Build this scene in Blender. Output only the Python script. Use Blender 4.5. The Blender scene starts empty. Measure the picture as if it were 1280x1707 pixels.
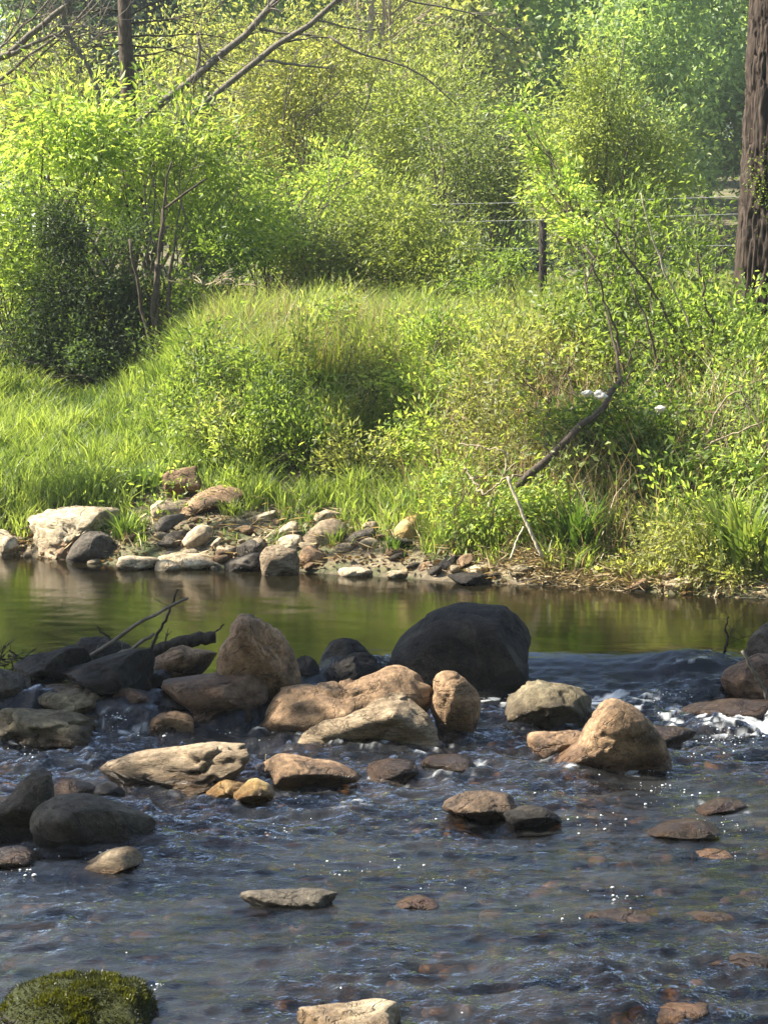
import bpy, bmesh, math, random
import numpy as np
from mathutils import Vector

# ------------------------------------------------------------------ camera, light, exposure
sc = bpy.context.scene
COL = sc.collection
EYE = 2.5
FPX = 3697.0
PITCH = math.atan(403.5 / FPX)
cam_d = bpy.data.cameras.new('camera')
cam = bpy.data.objects.new('camera', cam_d)
COL.objects.link(cam)
cam.location = (0, 0, EYE)
cam.rotation_euler = (math.pi / 2 - PITCH, 0, 0)
cam_d.sensor_fit = 'VERTICAL'
cam_d.sensor_height = 36
cam_d.sensor_width = 27
cam_d.lens = 36 * FPX / 1707
cam_d.clip_start = 0.1
cam_d.clip_end = 3000
sc.camera = cam

SUN = np.array([-0.70, 0.12, 0.70])
SUN /= np.linalg.norm(SUN)
world = bpy.data.worlds.new('World')
sc.world = world
world.use_nodes = True
wn = world.node_tree
wn.nodes.clear()
sky = wn.nodes.new('ShaderNodeTexSky')
sky.sky_type = 'NISHITA'
sky.sun_disc = False
sky.sun_elevation = math.asin(SUN[2])
sky.sun_rotation = math.atan2(SUN[0], SUN[1])
bg = wn.nodes.new('ShaderNodeBackground')
bg.inputs['Strength'].default_value = 0.085
wo = wn.nodes.new('ShaderNodeOutputWorld')
wn.links.new(sky.outputs[0], bg.inputs[0])
wn.links.new(bg.outputs[0], wo.inputs[0])

sd = bpy.data.lights.new('sun', 'SUN')
sd.energy = 5.0
sd.angle = math.radians(0.55)
sd.color = (1.0, 0.93, 0.80)
sun = bpy.data.objects.new('sun', sd)
COL.objects.link(sun)
sun.location = (-20, 6, 25)
sun.rotation_euler = Vector(SUN).to_track_quat('Z', 'Y').to_euler()

vs = sc.view_settings
vs.view_transform = 'Standard'
vs.look = 'None'
vs.exposure = 1.85
vs.gamma = 1
vs.use_curve_mapping = False
cy = sc.cycles
cy.max_bounces = 9
cy.diffuse_bounces = 5
cy.glossy_bounces = 3
cy.transmission_bounces = 6
cy.transparent_max_bounces = 12
cy.volume_bounces = 0
cy.caustics_reflective = False
cy.caustics_refractive = False
cy.sample_clamp_indirect = 6

# ------------------------------------------------------------------ helpers
RNG = np.random.default_rng(7)
_cp, _sp = math.cos(PITCH), math.sin(PITCH)


def ray(px, py):
    a = (px - 640) / FPX
    b = (853.5 - py) / FPX
    return np.array([a, _cp + b * _sp, -_sp + b * _cp])


def P(px, py, Y):
    """world point at distance Y in front of the river viewpoint"""
    d = ray(px, py)
    return np.array([0, 0, EYE]) + d * (Y / d[1])


def project(x, y, z):
    v = np.array([x, y, z - EYE])
    zc = v[1] * _cp - v[2] * _sp
    yc = v[1] * _sp + v[2] * _cp
    return 640 + FPX * v[0] / zc, 853.5 - FPX * yc / zc


_perm = np.random.default_rng(99).random(65536)


def _h(ix, iy, iz, seed):
    n = (ix * 73856093) ^ (iy * 19349663) ^ (iz * 83492791) ^ (seed * 2654435)
    n = (n ^ (n >> 13)) * 1274126177
    return _perm[(n ^ (n >> 16)) & 65535]


def vnoise(p, seed=0):
    """smooth value noise in -1..1 for an (n,3) array"""
    i = np.floor(p).astype(np.int64)
    f = p - i
    f = f * f * f * (f * (f * 6 - 15) + 10)
    out = 0
    for dx in (0, 1):
        wx = f[:, 0] if dx else 1 - f[:, 0]
        for dy in (0, 1):
            wy = f[:, 1] if dy else 1 - f[:, 1]
            for dz in (0, 1):
                wz = f[:, 2] if dz else 1 - f[:, 2]
                out = out + wx * wy * wz * _h(i[:, 0] + dx, i[:, 1] + dy, i[:, 2] + dz, seed)
    return out * 2 - 1


def fbm(p, octv=4, seed=0, gain=0.5, lac=2.03):
    s, a, t = 0, 1.0, 0
    for k in range(octv):
        s = s + a * vnoise(p * lac ** k + k * 17.3, seed + k)
        t += a
        a *= gain
    return s / t


def sstep(a, b, x):
    t = np.clip((x - a) / (b - a), 0, 1)
    return t * t * (3 - 2 * t)


def mesh_np(name, V, T, smooth=False, attrs=None):
    V = np.asarray(V, np.float32)
    T = np.asarray(T, np.int32)
    k = T.shape[1]
    me = bpy.data.meshes.new(name)
    me.vertices.add(len(V))
    me.vertices.foreach_set('co', V.ravel())
    me.loops.add(T.size)
    me.loops.foreach_set('vertex_index', T.ravel())
    me.polygons.add(len(T))
    me.polygons.foreach_set('loop_start', np.arange(0, T.size, k, dtype=np.int32))
    me.polygons.foreach_set('loop_total', np.full(len(T), k, np.int32))
    if smooth:
        me.polygons.foreach_set('use_smooth', np.ones(len(T), bool))
    for an, av in (attrs or {}).items():
        at = me.attributes.new(an, 'FLOAT', 'POINT')
        at.data.foreach_set('value', np.asarray(av, np.float32))
    me.update()
    me.validate()
    return me


def tag(o, label=None, cat=None, group=None, kind=None):
    if label:
        o['label'] = label
    if cat:
        o['category'] = cat
    if group:
        o['group'] = group
    if kind:
        o['kind'] = kind
    return o


def link(name, me, mat=None, parent=None, loc=None):
    o = bpy.data.objects.new(name, me)
    COL.objects.link(o)
    if mat is not None and me is not None and len(me.materials) == 0:
        me.materials.append(mat)
    if parent is not None:
        o.parent = parent
    if loc is not None:
        o.location = tuple(float(v) for v in loc)
    return o


class MB:
    """gathers tubes, leaves and blades as triangles"""

    def __init__(self):
        self.v, self.t, self.a, self.n = [], [], [], 0

    def add(self, V, T, a=None):
        V = np.asarray(V, float)
        self.v.append(V)
        self.t.append(np.asarray(T, np.int64) + self.n)
        self.a.append(np.full(len(V), 0.5) if a is None else np.asarray(a, float))
        self.n += len(V)

    def tube(self, pts, rad, sides=7, tint=0.5):
        pts = np.asarray(pts, float)
        n = len(pts)
        rad = np.broadcast_to(np.asarray(rad, float), (n,)) if np.ndim(rad) == 0 else np.asarray(rad, float)
        tan = np.gradient(pts, axis=0)
        tan /= np.linalg.norm(tan, axis=1)[:, None] + 1e-9
        ref = np.array([0.31, 0.93, 0.17])
        u = np.cross(tan, ref)
        u /= np.linalg.norm(u, axis=1)[:, None] + 1e-9
        w = np.cross(tan, u)
        an = np.linspace(0, 2 * np.pi, sides, endpoint=False)
        ring = (u[:, None, :] * np.cos(an)[None, :, None] + w[:, None, :] * np.sin(an)[None, :, None]) * rad[:, None, None]
        V = (pts[:, None, :] + ring).reshape(-1, 3)
        i = np.arange(n - 1)[:, None] * sides
        j = np.arange(sides)[None, :]
        j2 = (j + 1) % sides
        a, b, c, d = (i + j).ravel(), (i + j2).ravel(), (i + sides + j2).ravel(), (i + sides + j).ravel()
        T = np.concatenate([np.stack([a, b, c], 1), np.stack([a, c, d], 1)])
        m = np.arange(1, sides - 1)
        cap0 = np.stack([np.zeros_like(m), m + 1, m], 1)
        o = (n - 1) * sides
        cap1 = np.stack([np.full_like(m, o), o + m, o + m + 1], 1)
        self.add(V, np.concatenate([T, cap0, cap1]), np.full(len(V), tint))

    def leaves(self, pts, direc, size, wid, rng, fold=0.25, tint=None):
        """folded leaf of two triangles at every point"""
        n = len(pts)
        d = direc / (np.linalg.norm(direc, axis=1)[:, None] + 1e-9)
        r = rng.normal(size=(n, 3))
        s = np.cross(d, r)
        s /= np.linalg.norm(s, axis=1)[:, None] + 1e-9
        nn = np.cross(s, d)
        L = (size * rng.uniform(0.45, 1.5, n))[:, None]
        W = L * wid * rng.uniform(0.8, 1.2, n)[:, None]
        base = pts
        tip = pts + d * L - nn * L * 0.12
        midl = pts + d * L * 0.45 + s * W * 0.5 + nn * W * fold
        midr = pts + d * L * 0.45 - s * W * 0.5 + nn * W * fold
        V = np.stack([base, midl, tip, midr], 1).reshape(-1, 3)
        i = np.arange(n) * 4
        T = np.concatenate([np.stack([i, i + 1, i + 2], 1), np.stack([i, i + 2, i + 3], 1)])
        t = rng.uniform(0, 1, n) if tint is None else tint
        self.add(V, T, np.repeat(t, 4))

    def blades(self, pts, h, w, lean, rng, tint=None):
        """bent tapering grass blade of three triangles at every point"""
        n = len(pts)
        an = rng.uniform(0, 2 * np.pi, n)
        side = np.stack([np.cos(an), np.sin(an), np.zeros(n)], 1)
        bd = rng.normal(size=(n, 3))
        bd[:, 2] = 0
        if isinstance(lean, tuple):
            bd = bd * lean[1] + np.asarray(lean[2])
            lean = lean[0]
        h = np.asarray(h) * np.ones(n)
        w = np.asarray(w) * np.ones(n)
        bend = bd * (lean * h)[:, None]
        up = np.array([0, 0, 1.0])
        m = pts + up * (h * 0.58)[:, None] + bend * 0.35
        tp = pts + up * (h * (1 - 0.12 * lean))[:, None] + bend
        V = np.stack([pts - side * (w * 0.5)[:, None], pts + side * (w * 0.5)[:, None],
                      m + side * (w * 0.42)[:, None], m - side * (w * 0.42)[:, None], tp], 1).reshape(-1, 3)
        i = np.arange(n) * 5
        T = np.concatenate([np.stack([i, i + 1, i + 2], 1), np.stack([i, i + 2, i + 3], 1), np.stack([i + 3, i + 2, i + 4], 1)])
        t = rng.uniform(0, 1, n) if tint is None else tint
        self.add(V, T, np.repeat(t, 5))

    def mesh(self, name, origin=(0, 0, 0), smooth=False):
        V = np.concatenate(self.v) - np.asarray(origin, float)
        return mesh_np(name, V, np.concatenate(self.t), smooth, {'tint': np.concatenate(self.a)})


# ------------------------------------------------------------------ materials
def new_mat(name):
    m = bpy.data.materials.new(name)
    m.use_nodes = True
    nt = m.node_tree
    nt.nodes.clear()
    out = nt.nodes.new('ShaderNodeOutputMaterial')
    return m, nt, out


def N(nt, typ, **kw):
    n = nt.nodes.new(typ)
    for k, v in kw.items():
        if k.startswith('i_'):
            n.inputs[k[2:].replace('_', ' ')].default_value = v
        else:
            setattr(n, k, v)
    return n


def ramp(nt, stops, src=None):
    r = nt.nodes.new('ShaderNodeValToRGB')
    el = r.color_ramp.elements
    while len(el) > 1:
        el.remove(el[-1])
    el[0].position = stops[0][0]
    el[0].color = (*stops[0][1], 1)
    for p, c in stops[1:]:
        e = el.new(p)
        e.color = (*c, 1)
    if src is not None:
        nt.links.new(src, r.inputs[0])
    return r


def mixc(nt, fac, a, b, blend='MIX'):
    m = nt.nodes.new('ShaderNodeMix')
    m.data_type = 'RGBA'
    m.blend_type = blend
    for s, v in ((0, fac), (6, a), (7, b)):
        if isinstance(v, (int, float)):
            m.inputs[s].default_value = v
        elif isinstance(v, tuple):
            m.inputs[s].default_value = (*v, 1)
        else:
            nt.links.new(v, m.inputs[s])
    return m.outputs[2]


def leaf_mat(name, lo, hi, trans=0.45, gloss=0.35, back=None):
    m, nt, out = new_mat(name)
    at = N(nt, 'ShaderNodeAttribute', attribute_name='tint')
    oi = N(nt, 'ShaderNodeObjectInfo')
    r = ramp(nt, [(0, lo), (1, hi)], at.outputs['Fac'])
    hs = N(nt, 'ShaderNodeHueSaturation')
    mp = N(nt, 'ShaderNodeMapRange')
    mp.inputs[3].default_value = 0.85
    mp.inputs[4].default_value = 1.18
    nt.links.new(oi.outputs['Random'], mp.inputs[0])
    nt.links.new(mp.outputs[0], hs.inputs['Value'])
    nt.links.new(r.outputs[0], hs.inputs['Color'])
    pb = N(nt, 'ShaderNodeBsdfPrincipled')
    pb.inputs['Roughness'].default_value = gloss + 0.1
    pb.inputs['Specular IOR Level'].default_value = 0.35
    nt.links.new(hs.outputs[0], pb.inputs['Base Color'])
    tr = N(nt, 'ShaderNodeBsdfTranslucent')
    tc = mixc(nt, 1.0, hs.outputs[0], back or (1.0, 1.0, 0.45), 'MULTIPLY')
    g = N(nt, 'ShaderNodeBrightContrast')
    tb = N(nt, 'ShaderNodeVectorMath', operation='SCALE')
    tb.inputs['Scale'].default_value = 2.0
    nt.links.new(tc, tb.inputs[0])
    nt.nodes.remove(g)
    nt.links.new(tb.outputs[0], tr.inputs['Color'])
    mx = N(nt, 'ShaderNodeMixShader')
    mx.inputs[0].default_value = trans
    nt.links.new(pb.outputs[0], mx.inputs[1])
    nt.links.new(tr.outputs[0], mx.inputs[2])
    nt.links.new(mx.outputs[0], out.inputs[0])
    return m


def bark_mat(name, lo, hi, scale=18, stretch=0.18, bump=0.6):
    m, nt, out = new_mat(name)
    tc = N(nt, 'ShaderNodeTexCoord')
    mp = N(nt, 'ShaderNodeMapping')
    mp.inputs['Scale'].default_value = (1, 1, stretch)
    nt.links.new(tc.outputs['Object'], mp.inputs[0])
    nz = N(nt, 'ShaderNodeTexNoise')
    nz.inputs['Scale'].default_value = scale
    nz.inputs['Detail'].default_value = 6
    nt.links.new(mp.outputs[0], nz.inputs['Vector'])
    r = ramp(nt, [(0.3, lo), (0.7, hi)], nz.outputs[0])
    pb = N(nt, 'ShaderNodeBsdfPrincipled')
    pb.inputs['Roughness'].default_value = 0.9
    pb.inputs['Specular IOR Level'].default_value = 0.15
    nt.links.new(r.outputs[0], pb.inputs['Base Color'])
    bp = N(nt, 'ShaderNodeBump')
    bp.inputs['Strength'].default_value = bump
    bp.inputs['Distance'].default_value = 0.02
    nt.links.new(nz.outputs[0], bp.inputs['Height'])
    nt.links.new(bp.outputs[0], pb.inputs['Normal'])
    nt.links.new(pb.outputs[0], out.inputs[0])
    return m


def rock_mat(name, a, b, c, moss=0.0, mosscol=(0.06, 0.08, 0.015), rough=0.8, streak=1.0):
    """mottled stone: broad patches, grain, pale flecks, lichen, wet band near the water"""
    m, nt, out = new_mat(name)
    tc = N(nt, 'ShaderNodeTexCoord')
    oi = N(nt, 'ShaderNodeObjectInfo')
    ad = N(nt, 'ShaderNodeVectorMath', operation='MULTIPLY_ADD')
    ad.inputs[1].default_value = (1, 1, 1)
    cb = N(nt, 'ShaderNodeCombineXYZ')
    ml = N(nt, 'ShaderNodeMath', operation='MULTIPLY')
    ml.inputs[1].default_value = 40
    nt.links.new(oi.outputs['Random'], ml.inputs[0])
    for k in range(3):
        nt.links.new(ml.outputs[0], cb.inputs[k])
    nt.links.new(tc.outputs['Object'], ad.inputs[0])
    nt.links.new(cb.outputs[0], ad.inputs[2])
    mp = N(nt, 'ShaderNodeMapping')
    mp.inputs['Scale'].default_value = (1, 1, streak)
    mp.inputs['Rotation'].default_value = (0.1, 0.35, 0)
    nt.links.new(ad.outputs[0], mp.inputs[0])

    def nz(scale, det=5, rg=0.6, dist=0.0):
        n = N(nt, 'ShaderNodeTexNoise')
        n.inputs['Scale'].default_value = scale
        n.inputs['Detail'].default_value = det
        n.inputs['Roughness'].default_value = rg
        n.inputs['Distortion'].default_value = dist
        nt.links.new(mp.outputs[0], n.inputs['Vector'])
        return n.outputs[0]
    n1, n2, n3 = nz(5, 6, 0.65, 0.6), nz(28, 6, 0.7), nz(140, 3)
    base = ramp(nt, [(0.34, a), (0.5, b), (0.64, c)], n1).outputs[0]
    g = ramp(nt, [(0.32, (0.38, 0.36, 0.34)), (0.5, (0.9, 0.9, 0.9)), (0.68, (1.38, 1.36, 1.32))], n2).outputs[0]
    base = mixc(nt, 0.85, base, g, 'MULTIPLY')
    sp = ramp(nt, [(0.62, (0, 0, 0)), (0.72, (1, 1, 1))], n3).outputs[0]
    base = mixc(nt, sp, base, tuple(min(0.6, x * 1.5 + 0.04) for x in c))
    n4 = nz(2.6, 5, 0.55, 0.9)
    ab = N(nt, 'ShaderNodeMath', operation='SUBTRACT')
    ab.inputs[1].default_value = 0.5
    nt.links.new(n4, ab.inputs[0])
    aa = N(nt, 'ShaderNodeMath', operation='ABSOLUTE')
    nt.links.new(ab.outputs[0], aa.inputs[0])
    ck = ramp(nt, [(0.0, (0.25, 0.22, 0.2)), (0.012, (1, 1, 1))], aa.outputs[0]).outputs[0]
    base = mixc(nt, 0.3, base, ck, 'MULTIPLY')
    if moss:
        geo = N(nt, 'ShaderNodeNewGeometry')
        sx = N(nt, 'ShaderNodeSeparateXYZ')
        nt.links.new(geo.outputs['Normal'], sx.inputs[0])
        mm = N(nt, 'ShaderNodeMath', operation='MULTIPLY_ADD')
        mm.inputs[1].default_value = 1.6
        nt.links.new(n2, mm.inputs[0])
        nt.links.new(sx.outputs[2], mm.inputs[2])
        mr = ramp(nt, [(1.25 - moss, (0, 0, 0)), (min(1.0, 1.45 - moss), (1, 1, 1))], None)
        dv = N(nt, 'ShaderNodeMath', operation='MULTIPLY')
        dv.inputs[1].default_value = 0.62
        nt.links.new(mm.outputs[0], dv.inputs[0])
        nt.links.new(dv.outputs[0], mr.inputs[0])
        base = mixc(nt, mr.outputs[0], base, mosscol)
    wa = N(nt, 'ShaderNodeAttribute', attribute_name='wet')
    base = mixc(nt, wa.outputs['Fac'], base, mixc(nt, 1.0, base, (0.36, 0.30, 0.25), 'MULTIPLY'))
    pb = N(nt, 'ShaderNodeBsdfPrincipled')
    nt.links.new(base, pb.inputs['Base Color'])
    rr = N(nt, 'ShaderNodeMapRange')
    rr.inputs[3].default_value = rough
    rr.inputs[4].default_value = 0.22
    nt.links.new(wa.outputs['Fac'], rr.inputs[0])
    nt.links.new(rr.outputs[0], pb.inputs['Roughness'])
    pb.inputs['Specular IOR Level'].default_value = 0.22
    hh = N(nt, 'ShaderNodeMath', operation='MULTIPLY_ADD')
    hh.inputs[1].default_value = 0.35
    nt.links.new(n3, hh.inputs[0])
    nt.links.new(n2, hh.inputs[2])
    hc = N(nt, 'ShaderNodeMath', operation='MULTIPLY_ADD')
    hc.inputs[1].default_value = 0.8
    nt.links.new(ck, hc.inputs[0])
    nt.links.new(hh.outputs[0], hc.inputs[2])
    hh = hc
    bp = N(nt, 'ShaderNodeBump')
    bp.inputs['Strength'].default_value = 0.9
    bp.inputs['Distance'].default_value = 0.022
    nt.links.new(hh.outputs[0], bp.inputs['Height'])
    nt.links.new(bp.outputs[0], pb.inputs['Normal'])
    nt.links.new(pb.outputs[0], out.inputs[0])
    return m


M = {}
M['rock_tan'] = rock_mat('tan_stone', (0.095, 0.064, 0.038), (0.255, 0.162, 0.090), (0.37, 0.245, 0.142))
M['rock_red'] = rock_mat('russet_stone', (0.06, 0.038, 0.025), (0.15, 0.092, 0.058), (0.21, 0.14, 0.09))
M['rock_pale'] = rock_mat('pale_stone', (0.27, 0.20, 0.12), (0.48, 0.385, 0.25), (0.60, 0.50, 0.34))
M['rock_flat'] = rock_mat('layered_stone', (0.11, 0.078, 0.046), (0.26, 0.195, 0.122), (0.37, 0.29, 0.19), streak=3.0)
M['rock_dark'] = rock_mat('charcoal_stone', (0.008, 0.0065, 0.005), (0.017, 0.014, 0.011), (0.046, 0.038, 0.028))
M['rock_grey'] = rock_mat('grey_stone', (0.04, 0.033, 0.025), (0.085, 0.071, 0.054), (0.14, 0.12, 0.092))
M['rock_mossy'] = rock_mat('lichened_stone', (0.07, 0.055, 0.03), (0.15, 0.12, 0.07), (0.25, 0.21, 0.13), moss=0.25, mosscol=(0.12, 0.11, 0.04))
M['rock_yellow'] = rock_mat('ochre_stone', (0.240, 0.136, 0.040), (0.416, 0.272, 0.096), (0.528, 0.416, 0.208))
M['rock_brown'] = rock_mat('brown_wet_stone', (0.04, 0.026, 0.015), (0.09, 0.058, 0.033), (0.15, 0.10, 0.06), rough=0.45)
M['rock_moss'] = rock_mat('moss_covered_stone', (0.03, 0.026, 0.016), (0.055, 0.048, 0.03), (0.08, 0.07, 0.045), moss=0.62, mosscol=(0.03, 0.035, 0.006))

M['bark'] = bark_mat('furrowed_bark', (0.018, 0.013, 0.010), (0.085, 0.064, 0.050), 34, 0.22, 0.9)
M['stem'] = bark_mat('stem_bark', (0.05, 0.038, 0.028), (0.12, 0.095, 0.07), 40, 0.3)
M['grey_stem'] = bark_mat('grey_branch_bark', (0.09, 0.078, 0.06), (0.22, 0.19, 0.15), 40, 0.3)
M['twig'] = bark_mat('dry_twig', (0.20, 0.16, 0.10), (0.40, 0.33, 0.22), 60, 0.3)
M['dark_wood'] = bark_mat('dark_wet_wood', (0.02, 0.017, 0.013), (0.06, 0.05, 0.04), 50, 0.3)
M['pale_wood'] = bark_mat('bleached_wood', (0.38, 0.32, 0.21), (0.58, 0.50, 0.36), 60, 0.2)
M['wire'] = bark_mat('fence_wire', (0.35, 0.35, 0.33), (0.5, 0.5, 0.48), 60, 1)

M['leaf_bright'] = leaf_mat('bright_leaves', (0.11, 0.18, 0.035), (0.36, 0.43, 0.12), 0.52)
M['leaf_mid'] = leaf_mat('mid_green_leaves', (0.07, 0.115, 0.025), (0.19, 0.25, 0.065), 0.5)
M['leaf_pale'] = leaf_mat('pale_green_leaves', (0.15, 0.19, 0.05), (0.3, 0.34, 0.12), 0.5)
M['leaf_yellow'] = leaf_mat('yellow_green_leaves', (0.16, 0.175, 0.06), (0.32, 0.33, 0.13), 0.5)
M['leaf_grey'] = leaf_mat('grey_green_leaves', (0.1, 0.13, 0.05), (0.22, 0.26, 0.11), 0.45)
M['leaf_dark'] = leaf_mat('dark_green_leaves', (0.022, 0.04, 0.014), (0.085, 0.125, 0.04), 0.35, gloss=0.6)  # the thicket's shade is put into this dark leaf tone
M['leaf_far'] = leaf_mat('far_green_leaves', (0.11, 0.17, 0.06), (0.27, 0.35, 0.13), 0.5)
M['leaf_far_dark'] = leaf_mat('far_dark_leaves', (0.035, 0.065, 0.03), (0.085, 0.125, 0.055), 0.35)
M['grass'] = leaf_mat('grass_blades', (0.05, 0.088, 0.02), (0.235, 0.285, 0.085), 0.5)
M['grass_pale'] = leaf_mat('seeding_grass', (0.11, 0.14, 0.025), (0.24, 0.25, 0.07), 0.45)
M['grass_deep'] = leaf_mat('sedge_blades', (0.04, 0.08, 0.018), (0.11, 0.17, 0.04), 0.4)
M['straw'] = leaf_mat('dry_straw', (0.24, 0.18, 0.09), (0.46, 0.37, 0.21), 0.2, back=(1, 0.9, 0.6))
M['litter'] = leaf_mat('leaf_litter', (0.10, 0.065, 0.03), (0.33, 0.24, 0.12), 0.1, back=(1, 0.8, 0.5))
M['moss'] = leaf_mat('moss_tufts', (0.012, 0.016, 0.003), (0.085, 0.09, 0.010), 0.25)

# ------------------------------------------------------------------ ground
def on_plane(px, py, z):
    d = ray(px, py)
    return np.array([0, 0, EYE]) + d * ((z - EYE) / d[2])


_edge = [on_plane(a, b, 0.2)[:2] for a, b in ((0, 926), (110, 934), (250, 948), (440, 951), (600, 957), (760, 970), (900, 976), (1000, 984), (1280, 1000))]
_ex = np.array([-30, -9, -5.5] + [e[0] for e in _edge] + [5.5, 10, 30])
_ey = np.array([9, 14.5, 17.2] + [e[1] for e in _edge] + [15.0, 14.5, 14])


def bank_edge(x):
    return np.interp(x, _ex, _ey)


def crest(x):
    return np.interp(x, [-20, -0.75, -0.35, 0.0, 0.25, 20], [11.9, 11.9, 12.6, 13.1, 13.28, 13.28])


def water_level(x, y):
    w = np.interp(x, [-0.7, 0.3], [0.36, 0.95])
    return 0.2 * sstep(0, 1, (y - crest(x) + w) / w)


def ground_z(x, y, noise=True):
    x = np.asarray(x, float)
    y = np.asarray(y, float)
    t = y - bank_edge(x)
    L = np.interp(t, [-0.7, -0.05, 0.3, 0.9, 1.5, 4, 7, 12, 30], [-0.12, 0.17, 0.34, 0.55, 0.66, 0.95, 1.3, 1.9, 2.15])
    C = np.interp(t, [-0.7, -0.05, 0.3, 1.2, 1.8, 2.6, 3.8, 4.6, 6, 30], [-0.12, 0.17, 0.32, 0.56, 0.74, 1.12, 1.54, 1.66, 1.74, 2.1])
    R = np.interp(t, [-0.7, -0.05, 0.5, 1.2, 2.5, 4, 6, 30], [-0.12, 0.17, 0.36, 0.62, 1.25, 1.66, 1.76, 2.1])
    a = sstep(-2.7, -0.9, x + 0.12 * (t - 2))
    b = sstep(0.4, 1.6, x)
    z = L * (1 - a) + (C * (1 - b) + R * b) * a
    z = z - 0.28 * np.exp(-((x + 0.02) / 0.32) ** 2 - ((t - 2.5) / 0.8) ** 2)
    bed = np.where(y < 11.3, -0.15, -0.15 - 0.07 * sstep(11.3, 12.6, y))
    z = np.where(t < -0.7, bed, z)
    z = np.where(y < 6, np.interp(y, [2.5, 4.5, 6], [0.95, 0.3, -0.15]), z)
    u = x / np.maximum(y, 1)
    top = np.interp(u, [-0.4, -0.18, -0.13, -0.05, 0.05, 0.25], [0.0, 0.5, 4, 6, 8, 9])
    z = z + top * sstep(48, 150, y)
    if noise:
        q = np.stack([x.ravel(), y.ravel(), np.zeros(x.size)], 1)
        z = z + ((0.07 + 0.06 * sstep(1.5, 3, t).ravel()) * fbm(q * 0.9, 3, 3) + (0.035 + 0.035 * sstep(1.5, 3, t).ravel()) * fbm(q * 3, 3, 5)).reshape(z.shape) * np.where(y > 40, 3, 1)
    return z


def axis(breaks):
    out = []
    for a, b, s in breaks:
        out.append(np.arange(a, b, s))
    return np.concatenate(out)


def grid_mesh(name, xs, ys, zf, attrs=None):
    X, Y = np.meshgrid(xs, ys)
    Z = zf(X, Y)
    V = np.stack([X.ravel(), Y.ravel(), Z.ravel()], 1)
    nx, ny = len(xs), len(ys)
    i = (np.arange(ny - 1)[:, None] * nx + np.arange(nx - 1)[None, :]).ravel()
    Q = np.stack([i, i + 1, i + nx + 1, i + nx], 1)
    at = {k: f(X, Y).ravel() for k, f in (attrs or {}).items()}
    return mesh_np(name, V, Q, True, at)


m, nt, out = new_mat('ground_soil')
tc = N(nt, 'ShaderNodeTexCoord')


def gnz(scale, det=6, rg=0.65):
    n = N(nt, 'ShaderNodeTexNoise')
    n.inputs['Scale'].default_value = scale
    n.inputs['Detail'].default_value = det
    n.inputs['Roughness'].default_value = rg
    nt.links.new(tc.outputs['Object'], n.inputs['Vector'])
    return n.outputs[0]


g1, g2 = gnz(2.2), gnz(22)
at = N(nt, 'ShaderNodeAttribute', attribute_name='bank')
soil = ramp(nt, [(0.3, (0.10, 0.075, 0.045)), (0.55, (0.20, 0.155, 0.095)), (0.75, (0.31, 0.25, 0.155))], g2).outputs[0]
green = ramp(nt, [(0.3, (0.035, 0.05, 0.012)), (0.7, (0.09, 0.105, 0.03))], g2).outputs[0]
gmask = ramp(nt, [(0.40, (0, 0, 0)), (0.58, (1, 1, 1))], g1).outputs[0]
land = mixc(nt, gmask, soil, green)
bedc = ramp(nt, [(0.3, (0.012, 0.009, 0.006)), (0.55, (0.03, 0.021, 0.012)), (0.75, (0.07, 0.05, 0.03))], g2).outputs[0]
base = mixc(nt, at.outputs['Fac'], bedc, land)
pb = N(nt, 'ShaderNodeBsdfPrincipled')
pb.inputs['Roughness'].default_value = 0.95
nt.links.new(base, pb.inputs['Base Color'])
bp = N(nt, 'ShaderNodeBump')
bp.inputs['Strength'].default_value = 0.8
bp.inputs['Distance'].default_value = 0.03
nt.links.new(g2, bp.inputs['Height'])
nt.links.new(bp.outputs[0], pb.inputs['Normal'])
nt.links.new(pb.outputs[0], out.inputs[0])
M['ground'] = m

gx = axis([(-700, -60, 40), (-60, -12, 3), (-12, -4.5, 0.3), (-4.5, 4.5, 0.07), (4.5, 12, 0.3), (12, 60, 3), (60, 741, 40)])
gy = axis([(-40, 2, 3), (2, 6, 0.3), (6, 14, 0.09), (14, 24, 0.07), (24, 34, 0.4), (34, 60, 1.5), (60, 200, 5), (200, 1000, 40)])
ground = link('ground', grid_mesh('ground', gx, gy, ground_z, {'bank': lambda X, Y: sstep(0.16, 0.24, ground_z(X, Y))}), M['ground'])
tag(ground, kind='structure')


def surf_hit(px, py, land_only=False):
    """where the line of sight first meets the water or the ground"""
    d = ray(px, py)
    ts = np.arange(6, 60, 0.02) / d[1]
    p = np.array([0, 0, EYE])[None] + ts[:, None] * d[None]
    s = ground_z(p[:, 0], p[:, 1], False)
    s = np.maximum(s, np.where(p[:, 1] < bank_edge(p[:, 0]) + 0.1, water_level(p[:, 0], p[:, 1]), -9))
    k = np.argmax(p[:, 2] < s)
    return p[k] if p[k, 2] < s[k] else p[-1]


# ------------------------------------------------------------------ rocks
_ico = {}


def ico(sub):
    if sub not in _ico:
        b = bmesh.new()
        bmesh.ops.create_icosphere(b, subdivisions=sub, radius=1)
        b.verts.ensure_lookup_table()
        _ico[sub] = (np.array([v.co[:] for v in b.verts]), np.array([[v.index for v in f.verts] for f in b.faces]))
        b.free()
    return _ico[sub]


def chaikin(p):
    q = np.roll(p, -1, 0)
    return np.stack([p * 0.84 + q * 0.16, p * 0.16 + q * 0.84], 1).reshape(-1, 2)


ROCK_FOOT = []          # where rocks meet the water, for foam and waves


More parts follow.
